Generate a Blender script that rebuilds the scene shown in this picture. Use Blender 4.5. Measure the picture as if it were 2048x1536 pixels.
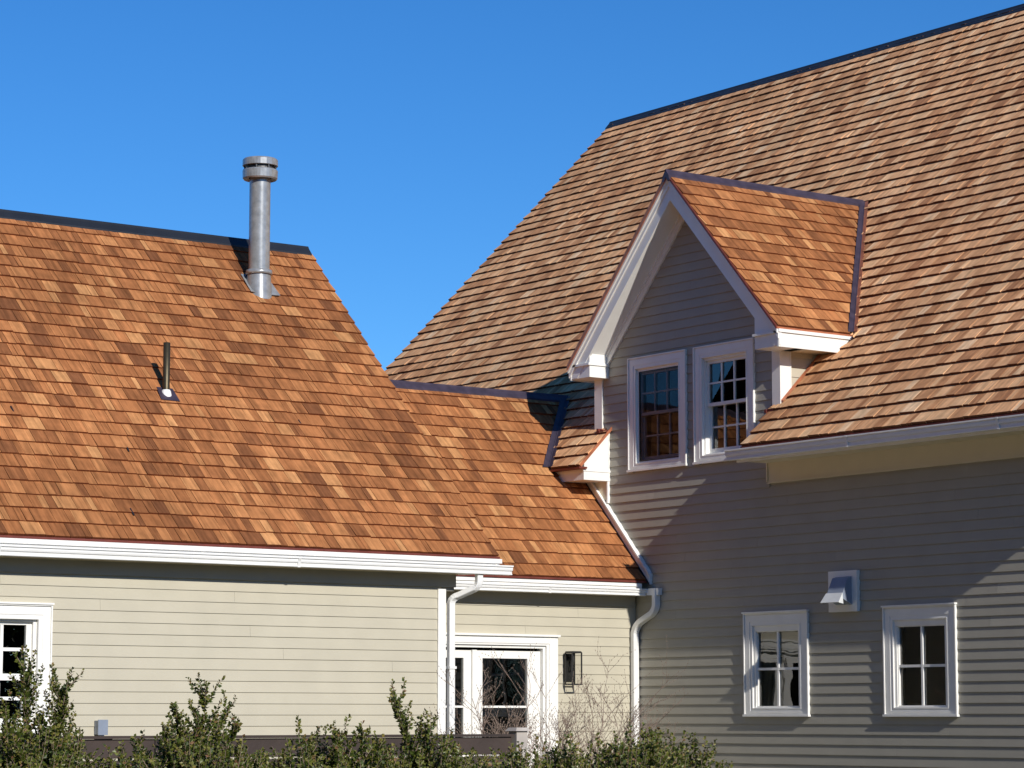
import bpy, math, random
from mathutils import Vector, Matrix
random.seed(7)
R = math.radians
S = bpy.context.scene
for o in list(bpy.data.objects):
    bpy.data.objects.remove(o)

# ------------------------------------------------------------------ camera
EYE = Vector((0, 0, 1.6))
PITCH, HEAD, FPX = R(7.1118), R(53.6054), 5322.0
cam_d = bpy.data.cameras.new('camera')
cam = bpy.data.objects.new('camera', cam_d)
S.collection.objects.link(cam)
FWD = Vector((math.cos(HEAD) * math.cos(PITCH), math.sin(HEAD) * math.cos(PITCH), math.sin(PITCH)))
RGT = Vector((math.sin(HEAD), -math.cos(HEAD), 0))
UPV = RGT.cross(FWD)
cam.location = EYE
cam.rotation_euler = Matrix((RGT, UPV, -FWD)).transposed().to_euler()
cam_d.sensor_width = 36
cam_d.lens = FPX / 2048 * 36
cam_d.clip_end = 3000
S.camera = cam

# ------------------------------------------------------------------ sun and sky
SUN = Vector((0.129, 1.0, -0.53)).normalized()        # the way the light travels
sd = bpy.data.lights.new('sun', 'SUN')
sd.energy = 4.6
sd.angle = R(0.53)
sd.color = (1.0, 0.945, 0.86)
so = bpy.data.objects.new('sun', sd)
S.collection.objects.link(so)
so.location = (0, -20, 30)
so.rotation_euler = SUN.to_track_quat('-Z', 'Y').to_euler()
w = bpy.data.worlds.new('World')
S.world = w
w.use_nodes = True
nt = w.node_tree
bg = nt.nodes['Background']
sky = nt.nodes.new('ShaderNodeTexSky')
sky.sky_type = 'NISHITA'
sky.sun_disc = False
sky.sun_elevation = math.asin(-SUN.z)
sky.sun_rotation = math.atan2(-SUN.x, -SUN.y)
sky.altitude = 1500
sky.air_density = 1.0
sky.dust_density = 0.0
sky.ozone_density = 4.0
hs = nt.nodes.new('ShaderNodeHueSaturation')
hs.inputs['Saturation'].default_value = 1.22
tint = nt.nodes.new('ShaderNodeVectorMath'); tint.operation = 'MULTIPLY'
tint.inputs[1].default_value = (0.71, 1.005, 1.23)
nt.links.new(sky.outputs[0], hs.inputs['Color'])
nt.links.new(hs.outputs[0], tint.inputs[0])
nt.links.new(tint.outputs[0], bg.inputs[0])
bg.inputs[1].default_value = 0.10
S.view_settings.view_transform = 'Standard'
S.view_settings.look = 'None'
S.view_settings.exposure = 0.0
S.view_settings.gamma = 1.0
S.view_settings.use_curve_mapping = False
S.cycles.max_bounces = 8

# ------------------------------------------------------------------ materials
def lin(c):
    return tuple(((v / 255) / 12.92 if v / 255 <= 0.04045 else ((v / 255 + 0.055) / 1.055) ** 2.4) for v in c)

def new_mat(name):
    m = bpy.data.materials.new(name)
    m.use_nodes = True
    n = m.node_tree
    return m, n, n.nodes['Principled BSDF']

def paint(name, col, rough=0.5, var=0.04, metal=0.0, bump=0.0, scale=6.0, tone=0.0, dirt=0.0, spec=0.5, patch=0.0):
    m, n, p = new_mat(name)
    p.inputs['Roughness'].default_value = rough
    p.inputs['Metallic'].default_value = metal
    p.inputs['Specular IOR Level'].default_value = spec
    tc = n.nodes.new('ShaderNodeTexCoord')
    nz = n.nodes.new('ShaderNodeTexNoise')
    nz.inputs['Scale'].default_value = scale
    nz.inputs['Detail'].default_value = 6
    n.links.new(tc.outputs['Object'], nz.inputs['Vector'])
    mr = n.nodes.new('ShaderNodeMapRange')
    mr.inputs['From Min'].default_value = 0.3
    mr.inputs['From Max'].default_value = 0.7
    mr.inputs['To Min'].default_value = 1 - var - dirt
    mr.inputs['To Max'].default_value = 1 + var
    n.links.new(nz.outputs['Fac'], mr.inputs['Value'])
    fac = mr.outputs[0]
    if tone:
        oi = n.nodes.new('ShaderNodeObjectInfo')
        at = n.nodes.new('ShaderNodeAttribute'); at.attribute_name = 'tone'
        ad = n.nodes.new('ShaderNodeMath'); ad.operation = 'ADD'
        fr = n.nodes.new('ShaderNodeMath'); fr.operation = 'FRACT'
        n.links.new(oi.outputs['Random'], ad.inputs[0]); n.links.new(at.outputs['Fac'], ad.inputs[1])
        n.links.new(ad.outputs[0], fr.inputs[0])
        m2 = n.nodes.new('ShaderNodeMapRange')
        m2.inputs['To Min'].default_value = 1 - tone; m2.inputs['To Max'].default_value = 1 + tone
        n.links.new(fr.outputs[0], m2.inputs['Value'])
        mu = n.nodes.new('ShaderNodeMath'); mu.operation = 'MULTIPLY'
        n.links.new(fac, mu.inputs[0]); n.links.new(m2.outputs[0], mu.inputs[1])
        fac = mu.outputs[0]
        if patch:
            gt = n.nodes.new('ShaderNodeMath'); gt.operation = 'GREATER_THAN'; gt.inputs[1].default_value = 0.965
            ma = n.nodes.new('ShaderNodeMath'); ma.operation = 'MULTIPLY_ADD'; ma.inputs[1].default_value = patch; ma.inputs[2].default_value = 1.0
            mb = n.nodes.new('ShaderNodeMath'); mb.operation = 'MULTIPLY'
            n.links.new(fr.outputs[0], gt.inputs[0]); n.links.new(gt.outputs[0], ma.inputs[0])
            n.links.new(fac, mb.inputs[0]); n.links.new(ma.outputs[0], mb.inputs[1]); fac = mb.outputs[0]
    vm = n.nodes.new('ShaderNodeVectorMath'); vm.operation = 'SCALE'
    vm.inputs[0].default_value = col
    n.links.new(fac, vm.inputs['Scale'])
    n.links.new(vm.outputs[0], p.inputs['Base Color'])
    if bump:
        n2 = n.nodes.new('ShaderNodeTexNoise'); n2.inputs['Scale'].default_value = scale * 12
        n.links.new(tc.outputs['Object'], n2.inputs['Vector'])
        b = n.nodes.new('ShaderNodeBump'); b.inputs['Strength'].default_value = bump; b.inputs['Distance'].default_value = 0.004
        n.links.new(n2.outputs['Fac'], b.inputs['Height']); n.links.new(b.outputs[0], p.inputs['Normal'])
    return m

def cedar(name, stops, grain=0.35):
    m, n, p = new_mat(name)
    p.inputs['Roughness'].default_value = 0.9
    p.inputs['Specular IOR Level'].default_value = 0.08
    oi = n.nodes.new('ShaderNodeObjectInfo')
    at = n.nodes.new('ShaderNodeAttribute'); at.attribute_name = 'tone'
    ad = n.nodes.new('ShaderNodeMath'); ad.operation = 'ADD'
    fr = n.nodes.new('ShaderNodeMath'); fr.operation = 'FRACT'
    n.links.new(oi.outputs['Random'], ad.inputs[0]); n.links.new(at.outputs['Fac'], ad.inputs[1])
    n.links.new(ad.outputs[0], fr.inputs[0])
    rp = n.nodes.new('ShaderNodeValToRGB')
    el = rp.color_ramp.elements
    while len(el) < len(stops): el.new(0.5)
    for e, (pos, c) in zip(el, stops):
        e.position = pos; e.color = (*c, 1)
    n.links.new(fr.outputs[0], rp.inputs[0])
    uv = n.nodes.new('ShaderNodeUVMap')
    off = n.nodes.new('ShaderNodeVectorMath'); off.operation = 'ADD'
    cb = n.nodes.new('ShaderNodeCombineXYZ')
    mm = n.nodes.new('ShaderNodeMath'); mm.operation = 'MULTIPLY'; mm.inputs[1].default_value = 37.0
    n.links.new(fr.outputs[0], mm.inputs[0]); n.links.new(mm.outputs[0], cb.inputs[0]); n.links.new(mm.outputs[0], cb.inputs[1])
    n.links.new(uv.outputs[0], off.inputs[0]); n.links.new(cb.outputs[0], off.inputs[1])
    def streak(su, sv, detail, lo, hi):
        mp = n.nodes.new('ShaderNodeMapping'); mp.inputs['Scale'].default_value = (su, sv, 1)
        n.links.new(off.outputs[0], mp.inputs[0])
        z = n.nodes.new('ShaderNodeTexNoise'); z.inputs['Scale'].default_value = 1; z.inputs['Detail'].default_value = detail
        n.links.new(mp.outputs[0], z.inputs['Vector'])
        r = n.nodes.new('ShaderNodeMapRange')
        r.inputs['From Min'].default_value = 0.3; r.inputs['From Max'].default_value = 0.7
        r.inputs['To Min'].default_value = lo; r.inputs['To Max'].default_value = hi
        n.links.new(z.outputs['Fac'], r.inputs['Value'])
        return r.outputs[0], z.outputs['Fac']
    g1, _ = streak(26, 1.6, 3, 1 - grain, 1 + grain * 0.6)
    g2, zf = streak(140, 5, 2, 0.90, 1.07)
    g3, _ = streak(9, 7, 4, 0.80, 1.12)
    a = n.nodes.new('ShaderNodeMath'); a.operation = 'MULTIPLY'
    b = n.nodes.new('ShaderNodeMath'); b.operation = 'MULTIPLY'
    n.links.new(g1, a.inputs[0]); n.links.new(g2, a.inputs[1])
    n.links.new(a.outputs[0], b.inputs[0]); n.links.new(g3, b.inputs[1])
    # weather blotches of the whole slope
    geo = n.nodes.new('ShaderNodeNewGeometry')
    z4 = n.nodes.new('ShaderNodeTexNoise'); z4.inputs['Scale'].default_value = 0.75; z4.inputs['Detail'].default_value = 5
    n.links.new(geo.outputs['Position'], z4.inputs['Vector'])
    r4 = n.nodes.new('ShaderNodeMapRange'); r4.inputs['From Min'].default_value = 0.3; r4.inputs['From Max'].default_value = 0.7
    r4.inputs['To Min'].default_value = 0.80; r4.inputs['To Max'].default_value = 1.14
    n.links.new(z4.outputs['Fac'], r4.inputs['Value'])
    c = n.nodes.new('ShaderNodeMath'); c.operation = 'MULTIPLY'
    n.links.new(b.outputs[0], c.inputs[0]); n.links.new(r4.outputs[0], c.inputs[1])
    vm = n.nodes.new('ShaderNodeVectorMath'); vm.operation = 'SCALE'
    n.links.new(rp.outputs[0], vm.inputs[0]); n.links.new(c.outputs[0], vm.inputs['Scale'])
    n.links.new(vm.outputs[0], p.inputs['Base Color'])
    bp = n.nodes.new('ShaderNodeBump'); bp.inputs['Strength'].default_value = 0.35; bp.inputs['Distance'].default_value = 0.003
    n.links.new(zf, bp.inputs['Height']); n.links.new(bp.outputs[0], p.inputs['Normal'])
    return m

CEDAR_L = cedar('new_orange_cedar', [(0.0, (0.200, 0.079, 0.035)), (0.12, (0.280, 0.110, 0.044)), (0.32, (0.360, 0.143, 0.055)),
                                     (0.64, (0.425, 0.172, 0.066)), (0.90, (0.490, 0.216, 0.085)), (1.0, (0.58, 0.287, 0.118))], 0.36)
CEDAR_M = cedar('pale_tan_cedar', [(0.0, (0.42, 0.195, 0.095)), (0.12, (0.55, 0.272, 0.130)), (0.4, (0.70, 0.374, 0.187)),
                                   (0.75, (0.79, 0.445, 0.228)), (0.93, (0.86, 0.530, 0.285)), (1.0, (0.90, 0.61, 0.365))], 0.27)
END_L = paint('orange_cedar_shaded_end_grain', (0.17, 0.052, 0.022), 0.95, 0.2, scale=20, spec=0.05)  # end grain, with the shade of the butt lines darkened into its colour
END_M = paint('tan_cedar_shaded_end_grain', (0.14, 0.058, 0.032), 0.95, 0.2, scale=20, spec=0.05)  # end grain plus painted-in shade under each course
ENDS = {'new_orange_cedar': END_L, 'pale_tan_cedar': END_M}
GREY_SIDING = paint('grey_siding_paint', (0.365, 0.345, 0.29), 0.55, 0.03, bump=0.15, scale=3, tone=0.02, dirt=0.02, spec=0.3, patch=0.12)  # main siding; on the left and link friezes it stands in for eave shade
SIDING = paint('beige_siding_paint', (0.50, 0.465, 0.365), 0.55, 0.03, bump=0.15, scale=3, tone=0.012, dirt=0.02, spec=0.3)
TRIMB = paint('beige_trim_paint', (0.72, 0.66, 0.50), 0.5, 0.02)
WHITE = paint('white_trim_paint', (0.85, 0.84, 0.80), 0.4, 0.02, dirt=0.03)
GUTTER = paint('white_gutter_enamel', (0.82, 0.82, 0.80), 0.3, 0.015, dirt=0.02)
SLATE = paint('dark_ridge_metal', (0.028, 0.033, 0.042), 0.42, 0.15, metal=0.35, scale=4)
PURPLE = paint('oxidised_copper_ridge', (0.075, 0.058, 0.082), 0.42, 0.25, metal=0.35, scale=9)
COPPER = paint('new_copper', (0.56, 0.20, 0.10), 0.45, 0.25, metal=0.45, scale=7)
DCOPPER = paint('dark_copper_edge', (0.20, 0.05, 0.035), 0.5, 0.2, metal=0.4, scale=9)
GALV = paint('galvanised_steel', (0.36, 0.37, 0.37), 0.27, 0.14, metal=0.35, scale=16, dirt=0.08)
GALVD = paint('dark_galvanised_steel', (0.12, 0.12, 0.12), 0.5, 0.2, metal=0.6, scale=11)
BRONZE = paint('bronze_pipe', (0.085, 0.07, 0.042), 0.45, 0.15, metal=0.7, scale=20)
BLACK = paint('black_lantern_metal', (0.02, 0.02, 0.02), 0.45, 0.1)
HOODM = paint('blue_grey_hood_metal', (0.24, 0.28, 0.35), 0.4, 0.08, metal=0.1)
FLAP_LIT = paint('sunlit_hood_flap', (0.62, 0.64, 0.64), 0.4, 0.08)  # paler copy of the hood metal, sunlight painted into the flap
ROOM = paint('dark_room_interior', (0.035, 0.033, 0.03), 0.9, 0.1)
DECK = paint('roof_deck', (0.10, 0.05, 0.03), 0.9, 0.1)
CURT = paint('white_curtain_cloth', (0.75, 0.75, 0.72), 0.9, 0.05)
FENCEM = paint('dark_brown_fence_board', (0.045, 0.030, 0.024), 0.75, 0.25, scale=3, bump=0.5, tone=0.2)
POSTM = paint('weathered_post_wood', (0.42, 0.38, 0.34), 0.8, 0.15, scale=8)
BARK = paint('shrub_bark', (0.20, 0.15, 0.115), 0.9, 0.25, scale=30)
TWIG = paint('grey_brown_twig', (0.27, 0.195, 0.155), 0.85, 0.3, scale=30)
CONC = paint('foundation_concrete', (0.32, 0.31, 0.29), 0.9, 0.12, scale=3, bump=0.4)
GROUND = paint('winter_lawn', (0.115, 0.10, 0.05), 0.95, 0.35, scale=0.8, bump=0.8)

def glass_mat(name, tint=(0.85, 0.9, 0.9), ior=2.0):
    m = bpy.data.materials.new(name); m.use_nodes = True
    n = m.node_tree; n.nodes.clear()
    out = n.nodes.new('ShaderNodeOutputMaterial')
    tr = n.nodes.new('ShaderNodeBsdfTransparent'); tr.inputs[0].default_value = (*tint, 1)
    gl = n.nodes.new('ShaderNodeBsdfGlossy'); gl.inputs['Roughness'].default_value = 0.0
    tc = n.nodes.new('ShaderNodeTexCoord')
    nz = n.nodes.new('ShaderNodeTexNoise'); nz.inputs['Scale'].default_value = 2.2
    b = n.nodes.new('ShaderNodeBump'); b.inputs['Strength'].default_value = 0.12; b.inputs['Distance'].default_value = 0.02
    n.links.new(tc.outputs['Object'], nz.inputs['Vector']); n.links.new(nz.outputs['Fac'], b.inputs['Height'])
    n.links.new(b.outputs[0], gl.inputs['Normal'])
    fz = n.nodes.new('ShaderNodeFresnel'); fz.inputs[0].default_value = ior
    mx = n.nodes.new('ShaderNodeMixShader')
    n.links.new(fz.outputs[0], mx.inputs[0]); n.links.new(tr.outputs[0], mx.inputs[1]); n.links.new(gl.outputs[0], mx.inputs[2])
    n.links.new(mx.outputs[0], out.inputs[0])
    return m
GLASS = glass_mat('window_glass')
SCREENM = glass_mat('insect_screen', (0.62, 0.62, 0.64), 1.25)
LGLASS = glass_mat('lantern_glass', (0.9, 0.9, 0.88), 1.4)

def leaf_mat():
    m, n, p = new_mat('boxwood_leaf')
    p.inputs['Roughness'].default_value = 0.45
    at = n.nodes.new('ShaderNodeAttribute'); at.attribute_name = 'tone'
    rp = n.nodes.new('ShaderNodeValToRGB')
    st = [(0.0, (0.026, 0.040, 0.008)), (0.35, (0.056, 0.088, 0.014)), (0.7, (0.165, 0.180, 0.030)), (0.88, (0.26, 0.22, 0.055)), (1.0, (0.24, 0.13, 0.065))]
    el = rp.color_ramp.elements
    while len(el) < len(st): el.new(0.5)
    for e, (pos, c) in zip(el, st): e.position = pos; e.color = (*c, 1)
    n.links.new(at.outputs['Fac'], rp.inputs[0]); n.links.new(rp.outputs[0], p.inputs['Base Color'])
    tl = n.nodes.new('ShaderNodeBsdfTranslucent'); n.links.new(rp.outputs[0], tl.inputs[0])
    mx = n.nodes.new('ShaderNodeMixShader'); mx.inputs[0].default_value = 0.25
    n.links.new(p.outputs[0], mx.inputs[1]); n.links.new(tl.outputs[0], mx.inputs[2])
    n.links.new(mx.outputs[0], n.nodes['Material Output'].inputs[0])
    return m
LEAF = leaf_mat()

# ------------------------------------------------------------------ building blocks
def V(*a): return Vector(a)

class MB:
    """Collects faces in world coordinates and links them as ONE mesh object."""
    def __init__(s): s.v = []; s.f = []; s.t = []; s.uv = []; s.butt = set()
    def face(s, pts, tone=0.0, uv=None):
        i = len(s.v); s.v += [tuple(p) for p in pts]
        s.f.append(tuple(range(i, i + len(pts)))); s.t.append(tone)
        s.uv.append(uv or [(p[0] + p[1], p[2]) for p in pts])
    def hexa(s, b, t, tone=0.0, uvb=None):
        """b, t: matching loops of points (bottom, top)"""
        n = len(b); i = len(s.v)
        s.v += [tuple(p) for p in b] + [tuple(p) for p in t]
        fs = [tuple(i + k for k in reversed(range(n))), tuple(i + n + k for k in range(n))]
        for k in range(n): fs.append((i + k, i + (k + 1) % n, i + n + (k + 1) % n, i + n + k))
        if uvb: s.butt.add(len(s.f) + 2)
        for f in fs:
            s.f.append(f); s.t.append(tone)
            if uvb: s.uv.append([uvb[(q - i) % n] for q in f])
            else: s.uv.append([(s.v[q][0] + s.v[q][1], s.v[q][2]) for q in f])
    def box(s, x0, x1, y0, y1, z0, z1, tone=0.0):
        x0, x1 = sorted((x0, x1)); y0, y1 = sorted((y0, y1)); z0, z1 = sorted((z0, z1))
        b = [V(x0, y0, z0), V(x1, y0, z0), V(x1, y1, z0), V(x0, y1, z0)]
        s.hexa(b, [p + V(0, 0, z1 - z0) for p in b], tone)
    def prism(s, poly, vec, tone=0.0):
        poly = [Vector(p) for p in poly]; vec = Vector(vec)
        nrm = V(0, 0, 0)
        for k in range(1, len(poly) - 1): nrm += (poly[k] - poly[0]).cross(poly[k + 1] - poly[0])
        if nrm.dot(vec) < 0: poly.reverse()
        s.hexa(poly, [p + vec for p in poly], tone)
    def tube(s, pts, rad, n=6, caps=True, tone=0.0):
        pts = [Vector(p) for p in pts]
        rad = rad if isinstance(rad, (list, tuple)) else [rad] * len(pts)
        rings = []
        d0 = (pts[1] - pts[0]).normalized()
        a = d0.orthogonal().normalized()
        for k, p in enumerate(pts):
            d = (pts[min(k + 1, len(pts) - 1)] - pts[max(k - 1, 0)]).normalized()
            a = (a - d * a.dot(d)).normalized(); b = d.cross(a)
            i = len(s.v)
            for q in range(n):
                t = 2 * math.pi * q / n
                s.v.append(tuple(p + (a * math.cos(t) + b * math.sin(t)) * rad[k]))
            rings.append(i)
        def add(f): s.f.append(f); s.t.append(tone); s.uv.append([(0, 0)] * len(f))
        for k in range(len(rings) - 1):
            for q in range(n):
                add((rings[k] + q, rings[k] + (q + 1) % n, rings[k + 1] + (q + 1) % n, rings[k + 1] + q))
        if caps:
            add(tuple(rings[0] + q for q in reversed(range(n)))); add(tuple(rings[-1] + q for q in range(n)))
    def rpath(s, pts, wdt, dep, side, r=0.18):
        """rectangular pipe with rounded corners along pts; side = direction of its width"""
        pts = [Vector(p) for p in pts]; side = Vector(side).normalized()
        rings = []
        for k, p in enumerate(pts):
            d = ((pts[min(k + 1, len(pts) - 1)] - p).normalized() + (p - pts[max(k - 1, 0)]).normalized()).normalized()
            u = (side - d * side.dot(d)).normalized(); q = d.cross(u)
            i = len(s.v)
            for cx, cy in ((-1, -1), (1, -1), (1, 1), (-1, 1)):
                for e in ((0, 1) if cx * cy > 0 else (1, 0)):
                    a = cx * (1 - (r if e else 0)); b = cy * (1 - (0 if e else r))
                    s.v.append(tuple(p + u * a * wdt / 2 + q * b * dep / 2))
            rings.append(i)
        n = 8
        def add(f): s.f.append(f); s.t.append(0.0); s.uv.append([(0, 0)] * len(f))
        for k in range(len(rings) - 1):
            for q in range(n): add((rings[k] + q, rings[k] + (q + 1) % n, rings[k + 1] + (q + 1) % n, rings[k + 1] + q))
        add(tuple(rings[0] + q for q in reversed(range(n)))); add(tuple(rings[-1] + q for q in range(n)))
    def lathe(s, c, prof, n=28):
        rings = []
        for r_, z in prof:
            i = len(s.v)
            for q in range(n):
                t = 2 * math.pi * q / n
                s.v.append((c[0] + r_ * math.cos(t), c[1] + r_ * math.sin(t), z))
            rings.append(i)
        for k in range(len(rings) - 1):
            for q in range(n):
                s.f.append((rings[k] + q, rings[k] + (q + 1) % n, rings[k + 1] + (q + 1) % n, rings[k + 1] + q)); s.t.append(0); s.uv.append([(0, 0)] * 4)
    def build(s, name, mat, parent=None, kind=None, smooth=False, label=None, fix=True):
        o0 = root_loc(parent)
        me = bpy.data.meshes.new(name)
        me.from_pydata([(x - o0[0], y - o0[1], z - o0[2]) for x, y, z in s.v], [], s.f)
        a = me.attributes.new('tone', 'FLOAT', 'FACE'); a.data.foreach_set('value', s.t)
        ul = me.uv_layers.new(name='UVMap')
        flat = [c for f in s.uv for p in f for c in p]
        ul.data.foreach_set('uv', flat)
        if smooth: me.polygons.foreach_set('use_smooth', [True] * len(me.polygons))
        me.update()
        me.materials.append(mat)
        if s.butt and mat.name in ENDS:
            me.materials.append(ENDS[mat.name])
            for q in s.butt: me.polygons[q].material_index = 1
        o = bpy.data.objects.new(name, me); S.collection.objects.link(o)
        if parent: o.parent = parent
        if kind: o['kind'] = kind
        if label: o['label'] = label
        return o

def root_loc(p):
    if p is None: return (0, 0, 0)
    while p.parent: p = p.parent
    return tuple(p.location)

def thing(name, loc, label, cat, group=None):
    o = bpy.data.objects.new(name, None); S.collection.objects.link(o)
    o.empty_display_size = 0.2
    o.location = loc; o['label'] = label; o['category'] = cat
    if group: o['group'] = group
    return o

def bxp(name, mat, parent, *b, **k):
    m = MB(); m.box(*b); return m.build(name, mat, parent, **k)

def project(p):
    d = Vector(p) - EYE; z = d.dot(FWD)
    if z <= 0.1: return None
    return 1024 + FPX * d.dot(RGT) / z, 768 - FPX * d.dot(UPV) / z

def px_area(q):
    P = [project(p) for p in q]
    if any(p is None for p in P): return 0
    cx = sum(p[0] for p in P) / 4; cy = sum(p[1] for p in P) / 4
    if not (0 < cx < 2048 and 0 < cy < 1536): return 0
    return abs(sum(P[k][0] * P[(k + 1) % 4][1] - P[(k + 1) % 4][0] * P[k][1] for k in range(4))) / 2

# ------------------------------------------------------------------ shingled slopes
EXPO = 0.183
PIECE = {}
def piece_mesh(mat, variant):
    key = (mat.name, variant)
    if key in PIECE: return PIECE[key]
    rr = random.Random(variant * 17 + 3)
    h = (0.030 if 'tan' in mat.name else 0.022) + rr.uniform(-0.003, 0.004); L = EXPO + 0.03; g = 0.016
    s0, s1 = rr.uniform(-.004, .004), rr.uniform(-.004, .004)
    b = [V(g, s0, 0.002), V(1 - g, s1, 0.002), V(1 - g, L, 0.0), V(g, L, 0.0)]
    t = [V(g, s0, h), V(1 - g, s1, h + rr.uniform(-.003, .003)), V(1 - g, L, 0.004), V(g, L, 0.004)]
    m = MB(); m.hexa(b, t, 0.0, [(0, 0), (0.16, 0), (0.16, 0.22), (0, 0.22)])
    me = bpy.data.meshes.new('shingle')
    me.from_pydata(m.v, [], m.f)
    ul = me.uv_layers.new(name='UVMap'); ul.data.foreach_set('uv', [c for f in m.uv for p in f for c in p])
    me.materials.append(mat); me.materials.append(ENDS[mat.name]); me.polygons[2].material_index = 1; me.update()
    PIECE[key] = me
    return me

def shingles(org, ud, vd, vmax, spans, wmin=0.06, wmax=0.215):
    """yields shingle records on a slope; spans(v) -> list of (lo, hi) in u"""
    nd = ud.cross(vd).normalized()
    if nd.z < 0: nd = -nd
    out = []; row = 0; v = 0.0
    while v < vmax - 0.02:
        vt = min(v + EXPO, vmax)
        sb, stp = spans(v + 1e-4), spans(vt - 1e-4)
        if len(sb) == len(stp):
            pairs = [(a[0], a[1], b[0], b[1]) for a, b in zip(sb, stp)]
        else:
            mid = spans((v + vt) / 2); pairs = [(a[0], a[1], a[0], a[1]) for a in mid]
        for lo, hi, lo2, hi2 in pairs:
            u = min(lo, lo2) - random.uniform(0, wmax)
            end = max(hi, hi2)
            while u < end:
                wd = random.choice((random.uniform(wmin, wmax), random.uniform(wmin, wmax), random.uniform(wmin * .7, wmin * 1.5)))
                a0, a1 = max(u, lo), min(u + wd, hi); b0, b1 = max(u, lo2), min(u + wd, hi2)
                clipped = abs(a0 - u) > 1e-6 or abs(a1 - u - wd) > 1e-6 or abs(b0 - u) > 1e-6 or abs(b1 - u - wd) > 1e-6 or vt - v < EXPO - 1e-6
                if a1 - a0 > 0.004 or b1 - b0 > 0.004:
                    a1 = max(a1, a0 + .002); b1 = max(b1, b0 + .002)
                    q = [org + ud * a0 + vd * v, org + ud * a1 + vd * v, org + ud * b1 + vd * vt, org + ud * b0 + vd * vt]
                    out.append(dict(q=q, u=u, w=wd, v=v, vt=vt, clip=clipped, ud=ud, vd=vd, nd=nd, org=org, area=px_area(q)))
                u += wd
        v += EXPO; row += 1
    return out

def lay(recs, mat, parent, count):
    """the `count` shingles that show largest become objects, the rest one joined part"""
    recs.sort(key=lambda r: -r['area'])
    o0 = Vector(root_loc(parent))
    rest = MB()
    k = 0
    for r in recs:
        if k < count and not r['clip'] and r['area'] > 0:
            k += 1
            me = piece_mesh(r.get('mat', mat), random.randrange(8))
            o = bpy.data.objects.new('shingle', me); S.collection.objects.link(o)
            o.parent = parent
            M = Matrix((r['ud'] * r['w'], r['vd'], r['nd'])).transposed().to_4x4()
            if Matrix((r['ud'], r['vd'], r['nd'])).determinant() < 0: pass
            M.translation = r['org'] + r['ud'] * r['u'] + r['vd'] * (r['v'] + random.uniform(-.003, .003)) - o0
            o.matrix_local = M
        else:
            q = r['q']; nd = r['nd']; h = (0.030 if 'tan' in mat.name else 0.022) + random.uniform(-0.003, 0.004)
            ee = (r['q'][1] - r['q'][0]).normalized() * 0.0022 if (r['q'][1] - r['q'][0]).length > .003 else V(0, 0, 0)
            s = r['vd'] * random.uniform(-.004, .004); s2 = r['vd'] * random.uniform(-.002, .002); x = r['vd'] * 0.03
            if r['clip']: x = r['vd'] * 0.0; s2 = s = V(0, 0, 0)
            b = [q[0] + ee + s + nd * .002, q[1] - ee + s + s2 + nd * .002, q[2] - ee + x, q[3] + ee + x]
            t = [q[0] + ee + s + nd * h, q[1] - ee + s + s2 + nd * (h + random.uniform(-.003, .003)), q[2] - ee + x + nd * .004, q[3] + ee + x + nd * .004]
            tn = random.random(); un = r['u'] * 0
            W_ = (q[1] - q[0]).length
            uvb = [(0, 0), (max(W_, .05), 0), (max(W_, .05), .22), (0, .22)]
            if (b[1] - b[0]).cross(b[3] - b[0]).dot(nd) < 0:
                b = [b[1], b[0], b[3], b[2]]; t = [t[1], t[0], t[3], t[2]]
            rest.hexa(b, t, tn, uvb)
    rest.build('shingle', mat, parent, kind='stuff')

# ------------------------------------------------------------------ wall frames, clapboards, windows
class Frame:
    """wall frame: P(u, z, d) with d = distance out of the wall"""
    def __init__(s, axis, val, out): s.axis, s.val, s.out = axis, val, out
    def P(s, u, z, d):
        return V(s.val + s.out * d, u, z) if s.axis == 'x' else V(u, s.val + s.out * d, z)
    def box(s, mb, u0, u1, z0, z1, d0, d1, tone=0.0):
        a, b = s.P(u0, z0, d0), s.P(u1, z1, d1)
        mb.box(a.x, b.x, a.y, b.y, a.z, b.z, tone)

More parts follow.
